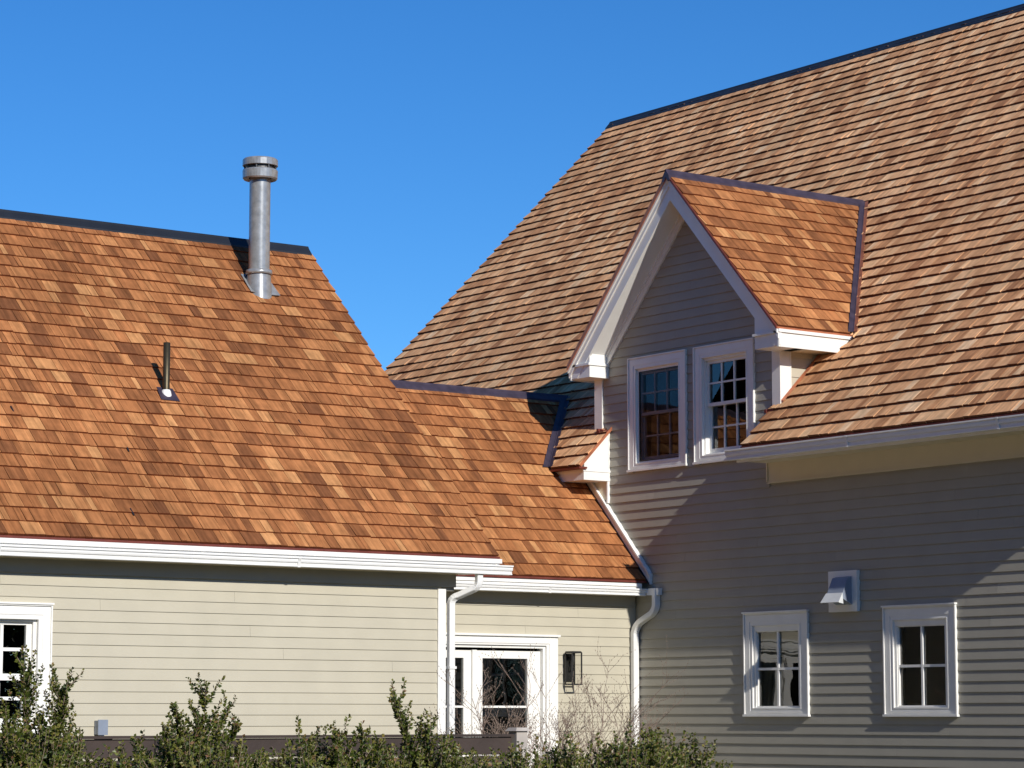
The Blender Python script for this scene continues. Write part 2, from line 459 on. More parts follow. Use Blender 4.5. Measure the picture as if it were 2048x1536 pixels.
LAP = 0.1016
def clapboards(fr, parent, z0, z1, ext, holes, stuff_below=0.0, maxlen=(2.4, 4.6), mat=None, vis=None):
    """ext(z) -> list of (u0,u1); holes = (u0,u1,z0,z1)"""
    mat = mat or SIDING
    rest = MB(); k = 0
    z = z0
    while z < z1 - 0.015:
        zt = min(z + LAP, z1)
        A, B = ext(z + 1e-4), ext(zt - 1e-4)
        if len(A) != len(B): A = B = ext((z + zt) / 2)
        for (l0, h0), (l1, h1) in zip(A, B):
            segs = [(min(l0, l1), max(h0, h1))]
            for hu0, hu1, hz0, hz1 in holes:
                if hz0 < zt - .002 and hz1 > z + .002:
                    ns = []
                    for a, b in segs:
                        if hu1 <= a or hu0 >= b: ns.append((a, b)); continue
                        if hu0 - a > .01: ns.append((a, hu0))
                        if b - hu1 > .01: ns.append((hu1, b))
                    segs = ns
            for a, b in segs:
                u = a; first = True
                while u < b - 1e-6:
                    L = random.uniform(*maxlen) * (random.uniform(.3, 1) if first else 1); first = False
                    e = u + L
                    if b - e < 0.5: e = b
                    p0, p1 = max(u, l0), min(e, h0); q0, q1 = max(u, l1), min(e, h1)
                    if p1 - p0 < .01 and q1 - q0 < .01: u = e; continue
                    q0 = min(q0, h1); p1 = max(p1, p0 + .002); q1 = max(q1, q0 + .002)
                    g = 0.0008
                    P = fr.P
                    bk = [P(p0 + g, z, .001), P(p1 - g, z, .001), P(q1 - g, zt + .012, .001), P(q0 + g, zt + .012, .001)]
                    bt = .0170 if fr.axis == 'x' else .0145
                    ft = [P(p0 + g, z, bt), P(p1 - g, z, bt), P(q1 - g, zt + .012, .004), P(q0 + g, zt + .012, .004)]
                    m = rest if z < stuff_below else MB()
                    n = (bk[1] - bk[0]).cross(bk[3] - bk[0]); o_ = ft[0] - bk[0]
                    if n.dot(o_) < 0: bk = [bk[1], bk[0], bk[3], bk[2]]; ft = [ft[1], ft[0], ft[3], ft[2]]
                    m.hexa(bk, ft, random.random())
                    if m is not rest: m.build('clapboard', mat, parent)
                    u = e
        z += LAP
    if rest.f: rest.build('clapboard', mat, parent, kind='stuff')

def wall_panel(fr, parent, u0, u1, z0, z1, holes, mat, name='wall', top=None):
    """flat wall core with real openings: grid of boxes around the holes"""
    us = sorted({u0, u1, *[h[0] for h in holes], *[h[1] for h in holes]})
    zs = sorted({z0, z1, *[h[2] for h in holes], *[h[3] for h in holes]})
    us = [u for u in us if u0 <= u <= u1]; zs = [z for z in zs if z0 <= z <= z1]
    m = MB()
    for a, b in zip(us, us[1:]):
        for c, d in zip(zs, zs[1:]):
            cu, cz = (a + b) / 2, (c + d) / 2
            if any(h[0] < cu < h[1] and h[2] < cz < h[3] for h in holes): continue
            P = fr.P
            m.face([P(a, c, 0), P(b, c, 0), P(b, d, 0), P(a, d, 0)])
    if top: m.face([fr.P(u, z, 0) for u, z in top])
    for h in holes:          # reveals
        P = fr.P; a, b, c, d = h; q = -.14
        for s_ in (((a, c), (b, c)), ((a, d), (b, d)), ((a, c), (a, d)), ((b, c), (b, d))):
            (x0, y0), (x1, y1) = s_
            m.face([P(x0, y0, 0), P(x1, y1, 0), P(x1, y1, q), P(x0, y0, q)])
    return m.build(name, mat, parent)

def ring(fr, m, u0, u1, z0, z1, w, d0, d1, wt=None, wb=None):
    wt = w if wt is None else wt; wb = w if wb is None else wb
    fr.box(m, u0, u0 + w, z0, z1, d0, d1); fr.box(m, u1 - w, u1, z0, z1, d0, d1)
    if wt: fr.box(m, u0 + w, u1 - w, z1 - wt, z1, d0, d1)
    if wb: fr.box(m, u0 + w, u1 - w, z0, z0 + wb, d0, d1)

def sash(fr, parent, u0, u1, z0, z1, st, d, cols, rows, bar=0.018, rail=None, glass=GLASS, depth=0.035, tint=None):
    """one sash: mesh frame, glazing bars and panes, each pane its own object"""
    m = MB(); ring(fr, m, u0, u1, z0, z1, st, d - depth, d, wt=(rail or (st, st))[1], wb=(rail or (st, st))[0])
    s_ = m.build('sash', tint or WHITE, parent)
    rb, rt = rail or (st, st)
    gu0, gu1, gz0, gz1 = u0 + st, u1 - st, z0 + rb, z1 - rt
    cw = (gu1 - gu0) / cols; rh = (gz1 - gz0) / rows
    for k in range(1, cols):
        b = MB(); fr.box(b, gu0 + cw * k - bar / 2, gu0 + cw * k + bar / 2, gz0, gz1, d - depth + .008, d - .004); b.build('glazing_bar', tint or WHITE, parent)
    for k in range(1, rows):
        for c in range(cols):
            b = MB()
            fr.box(b, gu0 + cw * c + (bar / 2 if c else 0), gu0 + cw * (c + 1) - (bar / 2 if c < cols - 1 else 0), gz0 + rh * k - bar / 2, gz0 + rh * k + bar / 2, d - depth + .008, d - .006)
            b.build('glazing_bar', tint or WHITE, parent)
    for c in range(cols):
        for r_ in range(rows):
            g = MB(); P = fr.P; dd = d - depth + .014
            a0 = gu0 + cw * c; a1 = a0 + cw; c0 = gz0 + rh * r_; c1 = c0 + rh
            tl = random.uniform(-.0008, .0008)
            q = [P(a0, c0, dd + tl), P(a1, c0, dd - tl), P(a1, c1, dd), P(a0, c1, dd + tl / 2)]
            g.face(q[::-1] if fr.axis == 'x' else q)
            g.build('pane', glass, parent)

def casing(fr, house, u0, u1, z0, z1, w, head=None, cap=True, sill=True, name='window'):
    head = head or w
    m = MB(); ring(fr, m, u0, u1, z0, z1, w, 0.0, .025, wt=head, wb=.05)
    ring(fr, m, u0 + .012, u1 - .012, z0 + .012, z1 - .012, w - .04, .025, .030, wt=head - .04, wb=.02)
    # outer back band and inner bead
    bb = MB()
    ring(fr, bb, u0 - .012, u1 + .012, z0 - .004, z1 + .012, .014, 0.0, .040, wt=.012, wb=.004)
    ring(fr, bb, u0 + w, u1 - w, z0 + .05, z1 - head, .012, -.03, .029)
    o = m.build(name, WHITE, house)
    bb.build('back_band', WHITE, o)
    if cap:
        c = MB(); fr.box(c, u0 - .02, u1 + .02, z1 + .012, z1 + .028, 0, .052); c.build('drip_cap', WHITE, o)
    if sill:
        c = MB(); fr.box(c, u0 - .022, u1 + .022, z0 - .026, z0 - .004, -.01, .050); c.build('sill', WHITE, o)
    return o

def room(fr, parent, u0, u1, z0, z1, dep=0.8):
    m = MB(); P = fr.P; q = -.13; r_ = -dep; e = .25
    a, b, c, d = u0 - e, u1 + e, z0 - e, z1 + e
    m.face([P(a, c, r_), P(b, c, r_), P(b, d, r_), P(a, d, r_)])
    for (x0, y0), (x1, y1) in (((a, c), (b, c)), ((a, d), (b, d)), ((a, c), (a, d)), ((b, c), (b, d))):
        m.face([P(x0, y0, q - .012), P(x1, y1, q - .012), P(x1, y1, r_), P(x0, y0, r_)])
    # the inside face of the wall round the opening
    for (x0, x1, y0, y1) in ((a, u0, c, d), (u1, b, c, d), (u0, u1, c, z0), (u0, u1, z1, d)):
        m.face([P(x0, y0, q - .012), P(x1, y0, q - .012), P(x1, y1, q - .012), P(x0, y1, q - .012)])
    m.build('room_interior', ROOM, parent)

# ================================================================== SETTING
g = MB(); g.face([(-400, -400, 0), (600, -400, 0), (600, 600, 0), (-400, 600, 0)])
g.build('ground', GROUND, None, kind='structure')

XW, YK, YL = 18.5, 22.807, 21.106
K = 13.69                                   # main slope: z = x - K
EX, EZ = 18.04, 18.04 - K                   # eave edge
RX = 23.90; RZ = RX - K                     # ridge
Y0, Y1 = 15.1, 29.98                        # gable ends of the main roof
DC, DP, DS = 21.82, 7.43, 1.08              # dormer ridge line, its height, its slope
DY0, DY1 = 20.09, 23.60                     # dormer eave edges
DW0, DW1 = 20.40, 23.46                     # dormer walls
DF = 18.18                                  # dormer roof front edge
q2 = math.sqrt(2)

# ------------------------------------------------------------------ MAIN HOUSE
house = thing('main_house', (XW, 22.5, 0), 'tall beige clapboard house with steep cedar roof and twin-window gabled dormer', 'house')
FX = Frame('x', XW, -1)

def dorm_z(y): return DP - DS * abs(y - DC)
# roof deck under the shingles (front with opening for the dormer, rear slope, dormer slopes)
dk = MB()
def mp(x, y, off=-.004): return V(x + .0, y, x - K + off)
def quad(a, b, c, d): dk.face([a, b, c, d])
yA, yB = 20.50, 23.22
vx_l = lambda x: DC - (DP + K - x) / DS      # dormer valley y at x, right side
xv = DP + K
vxe = DY0; xe = K + dorm_z(DY0)
quad(mp(EX, Y0), mp(EX, yA), mp(XW, yA), mp(XW, Y0))
quad(mp(XW, Y0), mp(XW, DW0), mp(xe, DW0), mp(xe, Y0))
dk.face([mp(xe, Y0), mp(xe, DW0 - .0), mp(xv, DC), mp(xv, Y0)])
dk.face([mp(xv, Y0), mp(xv, Y1), mp(RX, Y1), mp(RX, Y0)])
dk.face([mp(xe, DW1), mp(xe, Y1), mp(xv, Y1), mp(xv, DC)])
dk.face([mp(XW, DW1), mp(XW, Y1), mp(xe, Y1), mp(xe, DW1)])
dk.face([mp(EX, 25.7), mp(EX, Y1), mp(XW, Y1), mp(XW, 25.7)])
dk.face([mp(EX, yB), mp(EX, 23.75), mp(XW, 24.2), mp(XW, yB)])
bx = 2 * RX - EX
dk.face([V(RX, Y0, RZ - .004), V(bx, Y0, EZ), V(bx, Y1, EZ), V(RX, Y1, RZ - .004)])
def dmp(x, y, off=-.004): return V(x, y, dorm_z(y) + off)
def dvx(y): return K + dorm_z(y)
dk.face([dmp(DF + .01, DY0 + .01), dmp(dvx(DY0), DY0 + .01), dmp(dvx(DC), DC), dmp(DF + .01, DC)])
dk.face([dmp(DF + .01, DY1 - .01), dmp(dvx(DY1), DY1 - .01), dmp(dvx(DC), DC), dmp(DF + .01, DC)])
roof = dk.build('roof', DECK, house)

LY, LZ, LS = 24.67, 5.295, 1.06             # link roof ridge and slope
def link_z(y): return LZ - LS * abs(y - LY)
def main_spans(v):
    x = EX + v / q2; z = x - K
    lo, hi = Y0, Y1 - .0
    cuts = []
    if x < XW: cuts.append((yA, 23.20))
    elif x < xe - .05: cuts.append((DW0 - .012, DW1 + .02))
    elif x < xv:
        h = (xv - x) / DS
        cuts.append((DC - h - .055, DC + h + .055))
    if z < LZ + .02:
        d = (LZ - z) / LS
        cuts.append((LY - d - .06, 26.4))
    cuts.sort()
    out = []; a = lo
    for c0, c1 in cuts:
        if c0 > a: out.append((a, c0))
        a = max(a, c1)
    if a < hi: out.append((a, hi))
    return out
recs = shingles(V(EX, 0, EZ), V(0, 1, 0), V(1, 0, 1).normalized(), (RX - EX) * q2, main_spans)
for r_ in recs: r_['mat'] = CEDAR_M
# keep the far strips hidden behind the link roof out
recsD = []
Ld = math.hypot(1, DS)
def dorm_spans(v):
    y = DY0 + v / Ld; return [(DF, dvx(y) - .06)]
rd = shingles(V(0, DY0, dorm_z(DY0)), V(1, 0, 0), V(0, 1, DS).normalized(), (DC - DY0) * Ld, dorm_spans, .08, .22)
for r_ in rd: r_['mat'] = CEDAR_L
def dorm_spans2(v):
    y = DY1 - v / Ld; return [(DF, dvx(y) - .06)]
rd2 = shingles(V(0, DY1, dorm_z(DY1)), V(1, 0, 0), V(0, -1, DS).normalized(), (DY1 - DC) * Ld, dorm_spans2, .08, .22)
def lay_multi(groups, parent, count):
    allr = [(r_['area'] if (not r_['clip']) else 0, id(r_), r_, gi) for gi, (rs, m_) in enumerate(groups) for r_ in rs]
    allr.sort(key=lambda t: -t[0])
    chosen = {t[1] for t in allr[:count]}
    for rs, m_ in groups:
        a = [r_ for r_ in rs if id(r_) in chosen]; b = [r_ for r_ in rs if id(r_) not in chosen]
        for r_ in b: r_['area'] = 0
        lay(a + b, m_, parent, len(a))
for r_ in rd2: r_['area'] = 0
for r_ in recs:
    c = r_['q'][0]
    if c.z < LZ + .3 and c.y > 24.0: r_['area'] = 0
lay_multi([(recs, CEDAR_M), (rd + rd2, CEDAR_L)], roof, 298)

# walls: core with openings
W_SM = [(20.02, 20.975, 1.62, 2.645), (17.955, 18.911, 1.62, 2.645)]          # casing outlines
W_DM = [(21.90, 22.872, 4.305, 5.535), (20.795, 21.745, 4.305, 5.535)]
def inner(c, w=.105, b=.05): return (c[0] + w, c[1] - w, c[2] + b, c[3] - w)
holes = [inner(c) for c in W_SM] + [inner(c) for c in W_DM]
top = [(DW0, 5.5), (DW1, 5.5), (DW1, dorm_z(DW1) - .05), (DC, DP - .05), (DW0, dorm_z(DW0) - .05)]
core = wall_panel(FX, house, Y0 + .35, Y1 - .35, 0, 4.33, [h for h in holes if h[3] < 3], GREY_SIDING)
core2 = wall_panel(FX, house, DW0, DW1, 4.33, 5.5, [(h[0], h[1], max(h[2], 4.33), h[3]) for h in holes if h[3] > 3], GREY_SIDING, top=top)
m = MB()          # gable ends, rear wall and dormer cheeks
bw = 2 * RX - XW
for yy in (Y0 + .35, Y1 - .35):
    m.face([V(XW, yy, 0), V(bw, yy, 0), V(bw, yy, 4.75), V(RX, yy, RZ - .06), V(XW, yy, 4.75)])
m.face([V(bw, Y0 + .35, 0), V(bw, Y1 - .35, 0), V(bw, Y1 - .35, 4.75), V(bw, Y0 + .35, 4.75)])
m.face([V(XW, DW0, 4.78), V(19.25, DW0, 5.52), V(XW, DW0, 5.62)])
m.face([V(XW, DW1, 4.78), V(19.25, DW1, 5.52), V(XW, DW1, 5.62)])
m.build('wall', SIDING, house)
bxp('foundation', CONC, house, XW - .0, XW + .25, Y0 + .36, Y1 - .36, -.2, .32)

def main_ext(z):
    if z < 4.20: return [(Y0 + .47, 29.5)]
    if z < 4.80: return [(20.55, 23.26)]
    if z < 5.62: return [(DW0 + .10, DW1 - .10)]
    h = (DP - .10 - z) / DS
    return [(max(DC - h, DW0 + .1), min(DC + h, DW1 - .1))] if h > 0.02 else []
cut = [(h[0] - .045, h[1] + .045, h[2] - .03, h[3] + .03) for h in holes]
fz = (4.00, 4.20)
cut += [(Y0, 20.575, 3.99, 4.25), (23.26, 29.6, 3.99, 4.25)]
# the link wing's roof and walls stand against this wall
def ext_main(z):
    out = main_ext(z)
    res = []
    for a, b in out:
        y_hit = LY - (LZ - z) / LS - .02 if z > 3.05 else YK - .03      # where the link roof meets the wall at this height
        if z < 4.0: b = min(b, max(y_hit, YK - .03) if z < 3.05 else y_hit)
        res.append((a, b))
    return res
clapboards(FX, core, .30, 7.3, ext_main, cut, stuff_below=1.05, mat=GREY_SIDING)

# frieze, soffit, fascia and gutter of the main eave (right of the dormer)
bxp('frieze_board', TRIMB, house, XW - .035, XW, Y0 + .3, 20.575, 4.012, 4.205)
m = MB(); m.box(XW - .045, XW - .0, 20.575, 20.592, 4.0, 4.205); m.box(XW - .045, XW - .0, Y0 + .3, 20.592, 3.994, 4.012)
m.build('frieze_trim', TRIMB, house)
bxp('soffit', TRIMB, house, 18.10, XW + .02, Y0, 20.60, 4.205, 4.222)
m = MB(); m.box(18.075, 18.10, Y0, 20.62, 4.19, 4.335); m.build('fascia', WHITE, house)
m = MB(); m.prism([(18.10, 20.60, 4.222), (XW, 20.60, 4.222), (XW, 20.60, 4.76), (18.10, 20.60, 4.35)], (0, -.02, 0)); m.build('eave_end_board', WHITE, house)
def gutter(parent, fr, u0, u1, zb, zt, d, name='gutter'):
    """K-style gutter, back at distance d from the wall frame"""
    P = fr.P; h = zt - zb
    prof = [(0, zb), (.052, zb), (.060, zb + .004), (.060, zb + .013), (.050, zb + .015), (.052, zb + h * .38), (.066, zb + h * .46), (.070, zb + h * .62),
            (.068, zt - .018), (.082, zt - .014), (.082, zt), (.066, zt), (.062, zt - .02), (0, zt - .02)]
    m = MB()
    poly = [P(u0, z, d + a) for a, z in prof]
    vec = P(u1, 0, 0) - P(u0, 0, 0)
    m.prism(poly, vec)
    # end caps proud by a little
    for u, s_ in ((u0, -1), (u1, 1)):
        e = MB()
    o = m.build(name, GUTTER, parent)
    return o
gutter(house, FX, Y0, 20.72, 4.215, 4.325, .425)
bxp('drip_edge', DCOPPER, house, 18.028, 18.10, Y0, yA + .004, EZ - .030, EZ - .004)
# eave return left of the dormer
m = MB()
m.prism([(18.13, 23.242, 4.222), (XW, 23.242, 4.222), (XW, 23.242, 4.77), (18.13, 23.242, 4.40)], (0, .04, 0))
m.prism([(18.13, 23.282, 4.222), (18.16, 23.282, 4.222), (18.16, 23.282, 4.40), (18.13, 23.282, 4.38)], (0, .9, 0))
m.build('eave_return', WHITE, house)
m = MB(); m.box(18.105, XW + .0, 23.225, 24.1, 4.300, 4.322); m.box(18.115, XW + .0, 23.232, 24.1, 4.205, 4.300)
m.box(18.47, XW - .0, 23.236, 23.26, 4.322, 4.74)
m.build('return_moulding', WHITE, house)
bxp('frieze_board', TRIMB, house, XW - .035, XW, 23.26, 23.75, 4.0, 4.205)
bxp('corner_strip', WHITE, house, XW - .045, XW, 23.238, 23.26, 3.96, 4.205)
bxp('drip_edge', DCOPPER, house, 18.028, 18.14, 23.2, 23.80, EZ - .026, EZ - .004)
m = MB(); m.prism([(18.05, 23.192, EZ - .01), (XW, 23.192, 4.79), (XW, 23.192, 4.83), (18.03, 23.192, EZ + .015)], (0, .014, 0)); m.build('drip_edge', COPPER, house)

# corner boards of the dormer
m = MB()
m.box(XW - .03, XW, DW0 - .026, DW0 + .10, 4.76, 5.62); m.box(XW, XW + .11, DW0 - .026, DW0, 4.80, 5.40)
m.build('corner_board', WHITE, house)
m = MB(); m.box(XW - .03, XW, DW1 - .11, DW1 + .026, 4.74, 5.62); m.build('corner_board', WHITE, house)
m = MB(); m.box(XW + .11, XW + .125, DW0 - .03, DW0 - .004, 4.9, 5.40)
m.build('corner_bead', WHITE, house)
# cheek wall clapboards (face the sun)
FCK = Frame('y', DW0, -1)
clapboards(FCK, core2, 4.90, 5.37, lambda z: [(XW + .125, max(XW + .13, z + K - .015))], [], maxlen=(3, 4))
# dormer cornice boxes, eave fascia and soffit on the right side
def box_at(y_out, y_in, sgn):
    """plumb-cut return box under the rake foot"""
    za, zb = 5.365, dorm_z(y_in) - .13
    m = MB()
    m.prism([(DF + .036, y_out, za), (DF + .036, y_in, za), (DF + .036, y_in, zb), (DF + .036, y_out, dorm_z(y_out) - .05)], (XW + .12 - DF - .036, 0, 0))
    m.build('return_box', WHITE, house)
    m = MB(); a, b = sorted((y_out - sgn * .018, y_in + sgn * .014)); m.box(DF + .012, XW + .02, a, b, 5.498, 5.522); m.build('return_moulding', WHITE, house)
box_at(DY0 + .035, 20.475, 1)
box_at(DY1 - .035, 23.25, -1)
m = MB(); m.prism([(DF + .025, DY0 + .030, 5.355), (19.07, DY0 + .030, 5.355), (19.25, DY0 + .030, 5.535), (DF + .025, DY0 + .030, 5.535)], (0, -.024, 0)); m.build('fascia', WHITE, house)
m = MB(); m.prism([(DF + .015, DY0 + .012, 5.505), (19.22, DY0 + .012, 5.505), (19.25, DY0 + .012, 5.538), (DF + .015, DY0 + .012, 5.538)], (0, -.024, 0)); m.build('fascia_moulding', WHITE, house)
bxp('soffit', TRIMB, house, XW + .0, 19.10, DY0 + .03, DW0, 5.365, 5.378)
m = MB(); m.box(XW + .13, 19.05, DW0 - .03, DW0 - .012, 5.375, 5.395); m.build('frieze_board', TRIMB, house)
m = MB(); m.box(DF + .0, 19.26, DY0 - .004, DY0 + .03, dorm_z(DY0) - .022, dorm_z(DY0) - .002); m.build('drip_edge', COPPER, house)
m = MB(); m.prism([(DF + .025, DY1 - .030, 5.355), (19.07, DY1 - .030, 5.355), (19.22, DY1 - .030, 5.50), (DF + .025, DY1 - .030, 5.50)], (0, .024, 0)); m.build('fascia', WHITE, house)

# rake boards: fascia, crown steps, drip edge, soffit, wall rake frieze
def rake(sgn, x0, x1, top, depth, mat, name, ye=None):
    """band following the dormer slope between vertical offsets top and top+depth"""
    yo = (DY0 if sgn < 0 else DY1) if ye is None else ye
    m = MB()
    a = V(x0, DC, DP - top); b = V(x0, yo, dorm_z(yo) - top)
    low = dorm_z(yo) - top - depth; zc_ = 5.372
    if name == 'rake_board' and low < zc_:
        yk_ = yo + (zc_ - low) / DS * (1 if yo < DC else -1)
        poly = [a, b, V(x0, yo, zc_), V(x0, yk_, zc_), a - V(0, 0, depth)]
    else: poly = [a, b, b - V(0, 0, depth), a - V(0, 0, depth)]
    m.prism(poly, (x1 - x0, 0, 0))
    return m.build(name, mat, house)
for s_ in (-1, 1):
    rake(s_, DF + .03, DF + .06, .045, .235, WHITE, 'rake_board')
    rake(s_, DF + .012, DF + .03, .030, .095, WHITE, 'rake_crown')
    rake(s_, DF - .006, DF + .012, .028, .040, WHITE, 'rake_moulding')
    rake(s_, DF - .018, DF + .03, -.020 if s_ > 0 else -.004, .060 if s_ > 0 else .030, COPPER if s_ > 0 else DCOPPER, 'drip_edge')
    yin = 20.48 if s_ < 0 else 23.25
    rake(s_, DF + .06, XW + .02, .24, .018, WHITE, 'rake_soffit', yin)
    rake(s_, XW - .035, XW, .258, .12, WHITE, 'rake_frieze', 20.52 if s_ < 0 else 23.40)
    rake(s_, XW - .050, XW - .035, .258, .028, WHITE, 'rake_bead', 20.50 if s_ < 0 else 23.40)

# windows of the main house
for i, c in enumerate(W_SM):
    o = casing(FX, house, *c, .105)
    u0, u1, z0, z1 = inner(c)
    m = MB(); ring(FX, m, u0 + .012, u1 - .012, z0 + .0, z1 - .012, .035, -.09, .012, wt=.055, wb=.02); m.build('frame', WHITE, o)
    sash(FX, o, u0 + .047, u1 - .047, z0 + .02, z1 - .067, .012, .002, 2, 2, .026, glass=GLASS, depth=.04)
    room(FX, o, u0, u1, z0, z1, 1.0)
    if i == 0:
        cur = MB(); n_ = 40
        def wav(k, top): return .095 + .018 * math.sin(k * 1.25) + .01 * math.sin(k * .47 + 1)
        for (ua, ub, za, zb, f) in ((u1 - .36, u1 - .05, z0 - .02, z1 - .35, 1),):
            for k in range(n_):
                a = ua + (ub - ua) * k / n_; b = ua + (ub - ua) * (k + 1) / n_
                a2 = a + .10 * (1 - k / n_) ; b2 = b + .10 * (1 - (k + 1) / n_)
                cur.face([FX.P(a2, za, -wav(k, 0)), FX.P(b2, za, -wav(k + 1, 0)), FX.P(b, zb, -wav(k + 1, 0)), FX.P(a, zb, -wav(k, 0))])
        cur.build('curtain', CURT, o, smooth=True)
        bl = MB()
        for k in range(6):
            zt_ = z1 - .10 - k * .045
            N = 14
            for j in range(N):
                a = u0 + (u1 - u0) * j / N; b = u0 + (u1 - u0) * (j + 1) / N
                sg = lambda u: .03 * (1 - ((u - (u0 + u1) / 2) / ((u1 - u0) / 2)) ** 2)
                bl.face([FX.P(a, zt_ - .045 + sg(a), -.085), FX.P(b, zt_ - .045 + sg(b), -.085), FX.P(b, zt_ + sg(b), -.065), FX.P(a, zt_ + sg(a), -.065)])
        bl.build('blind', CURT, o)
for i, c in enumerate(W_DM):
    o = casing(FX, house, *c, .105, cap=False)
    u0, u1, z0, z1 = inner(c)
    zm = 4.915
    m = MB(); ring(FX, m, u0 + .012, u1 - .012, z0, z1 - .012, .022, -.125, -.002, wt=.03, wb=.03); m.build('frame', WHITE, o)
    sash(FX, o, u0 + .034, u1 - .034, zm - .02, z1 - .042, .032, -.028, 3, 2, .018, rail=(.035, .035))
    sash(FX, o, u0 + .034, u1 - .034, z0 + .03, zm + .02, .034, -.062, 3, 2, .018, rail=(.055, .035))
    if i == 0:
        sc_ = MB(); P = FX.P
        sc_.face([P(u0 + .034, z0 + .03, -.008), P(u1 - .034, z0 + .03, -.008), P(u1 - .034, z1 - .042, -.008), P(u0 + .034, z1 - .042, -.008)][::-1])
        sc_.build('insect_screen', SCREENM, o)
        ms = MB(); ring(FX, ms, u0 + .034, u1 - .034, z0 + .03, z1 - .042, .014, -.016, -.004); ms.build('screen_frame', BLACK, o)
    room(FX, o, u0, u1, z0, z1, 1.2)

# ridge caps and valleys
def cap_strip(parent, a, b, n1, n2, wdt, mat, th=.010, lift=.034, name='ridge_cap'):
    """metal cap over a ridge from a to b; n1, n2 = down-slope directions"""
    a, b = Vector(a), Vector(b); up = V(0, 0, lift)
    m = MB()
    for nn in (n1, n2):
        nn = Vector(nn).normalized()
        pa, pb = a + up, b + up
        qa, qb = a + nn * wdt + up * .75, b + nn * wdt + up * .75
        m.hexa([pa, pb, qb, qa], [p + V(0, 0, th) for p in (pa, pb, qb, qa)])
        m.hexa([qa, qb, qb - V(0, 0, lift * .6), qa - V(0, 0, lift * .6)], [p + nn * .004 for p in (qa, qb, qb - V(0, 0, lift * .6), qa - V(0, 0, lift * .6))])
    m.hexa([a + up + V(0, 0, th * .6), b + up + V(0, 0, th * .6), b + up + n1_(n1) * .02, a + up + n1_(n1) * .02], [a + up + V(0, 0, th + .010), b + up + V(0, 0, th + .010), b + up + n1_(n1) * .022 + V(0, 0, th), a + up + n1_(n1) * .022 + V(0, 0, th)])
    return m.build(name, mat, parent)
def n1_(n): return Vector(n).normalized()
cap_strip(house, (RX, Y0 - .02, RZ), (RX, Y1 + .02, RZ), (-1, 0, -1), (1, 0, -1), .12, SLATE)
cap_strip(house, (DF - .03, DC, DP), (dvx(DC) - .02, DC, DP), (0, -1, -DS), (0, 1, -DS), .075, PURPLE)
m = MB(); m.prism([(DF - .03, DC, DP + .045), (DF - .03, DC - .07, DP - .075), (DF - .03, DC - .035, DP - .085), (DF - .03, DC, DP - .035), (DF - .03, DC + .035, DP - .085), (DF - .03, DC + .07, DP - .075)], (.012, 0, 0)); m.build('ridge_end_cap', PURPLE, house)
def valley(parent, foot, head, u1, u2, wdt, m1, m2, lift=.03):
    """two metal strips lying on either slope, with a raised rib"""
    foot, head = Vector(foot), Vector(head); up = V(0, 0, lift)
    for u_, mt, ww in ((u1, m1, wdt[0]), (u2, m2, wdt[1])):
        u_ = Vector(u_)
        m = MB()
        a, b, c, d = foot + up, head + up, head + u_ * ww + up, foot + u_ * ww + up
        m.hexa([a, b, c, d], [p + V(0, 0, .006) for p in (a, b, c, d)])
        m.build('valley_flashing', mt, parent)
xa = dvx(DY0)
valley(house, (xa + .0, DY0 + .0, dorm_z(DY0)), (dvx(DC), DC, DP), V(-1, 0, 0), V(0, -1, 0), (.075, .06), PURPLE, COPPER)
m = MB(); m.tube([(xa, DY0, dorm_z(DY0) + .03), (dvx(DC), DC, DP + .03)], .012, 6); m.build('valley_rib', PURPLE, house)
valley(house, (dvx(DY1), DY1, dorm_z(DY1)), (dvx(DC), DC, DP), V(-1, 0, 0), V(0, 1, 0), (.09, .08), PURPLE, COPPER)
# copper flashing where the cheek meets the roof and at the dormer feet
m = MB()
m.hexa([V(XW - .02, DW0 - .03, 4.83), V(19.13, DW0 - .03, 5.46), V(19.13, DW0 - .065, 5.46), V(XW - .02, DW0 - .065, 4.83)], [V(XW - .02, DW0 - .028, 4.85), V(19.13, DW0 - .028, 5.48), V(19.13, DW0 - .067, 5.465), V(XW - .02, DW0 - .067, 4.835)])
m.build('step_flashing', COPPER, house)
rr = random.Random(5)
for (yc, zc, n_) in ((20.50, 4.74, 5), (23.30, 4.77, 5)):
    m = MB()
    for k in range(n_):
        y_ = yc + (k - n_ / 2) * .03; m.box(XW - .09 + rr.uniform(-.01, .01), XW - .02, y_, y_ + .026, zc - .02, zc + rr.uniform(.0, .035))
    m.build('foot_flashing', DCOPPER, house)
# rake edge of the far gable
m = MB(); m.prism([(EX, Y1 - .03, EZ - .02), (RX, Y1 - .03, RZ - .02), (RX, Y1 - .03, RZ - .2), (EX + .1, Y1 - .03, EZ - .1)], (0, .03, 0)); m.build('rake_board', WHITE, house)
m = MB(); m.prism([(EX, Y0, EZ - .02), (RX, Y0, RZ - .02), (RX, Y0, RZ - .2), (EX + .1, Y0, EZ - .1)], (0, .03, 0)); m.build('rake_board', WHITE, house)

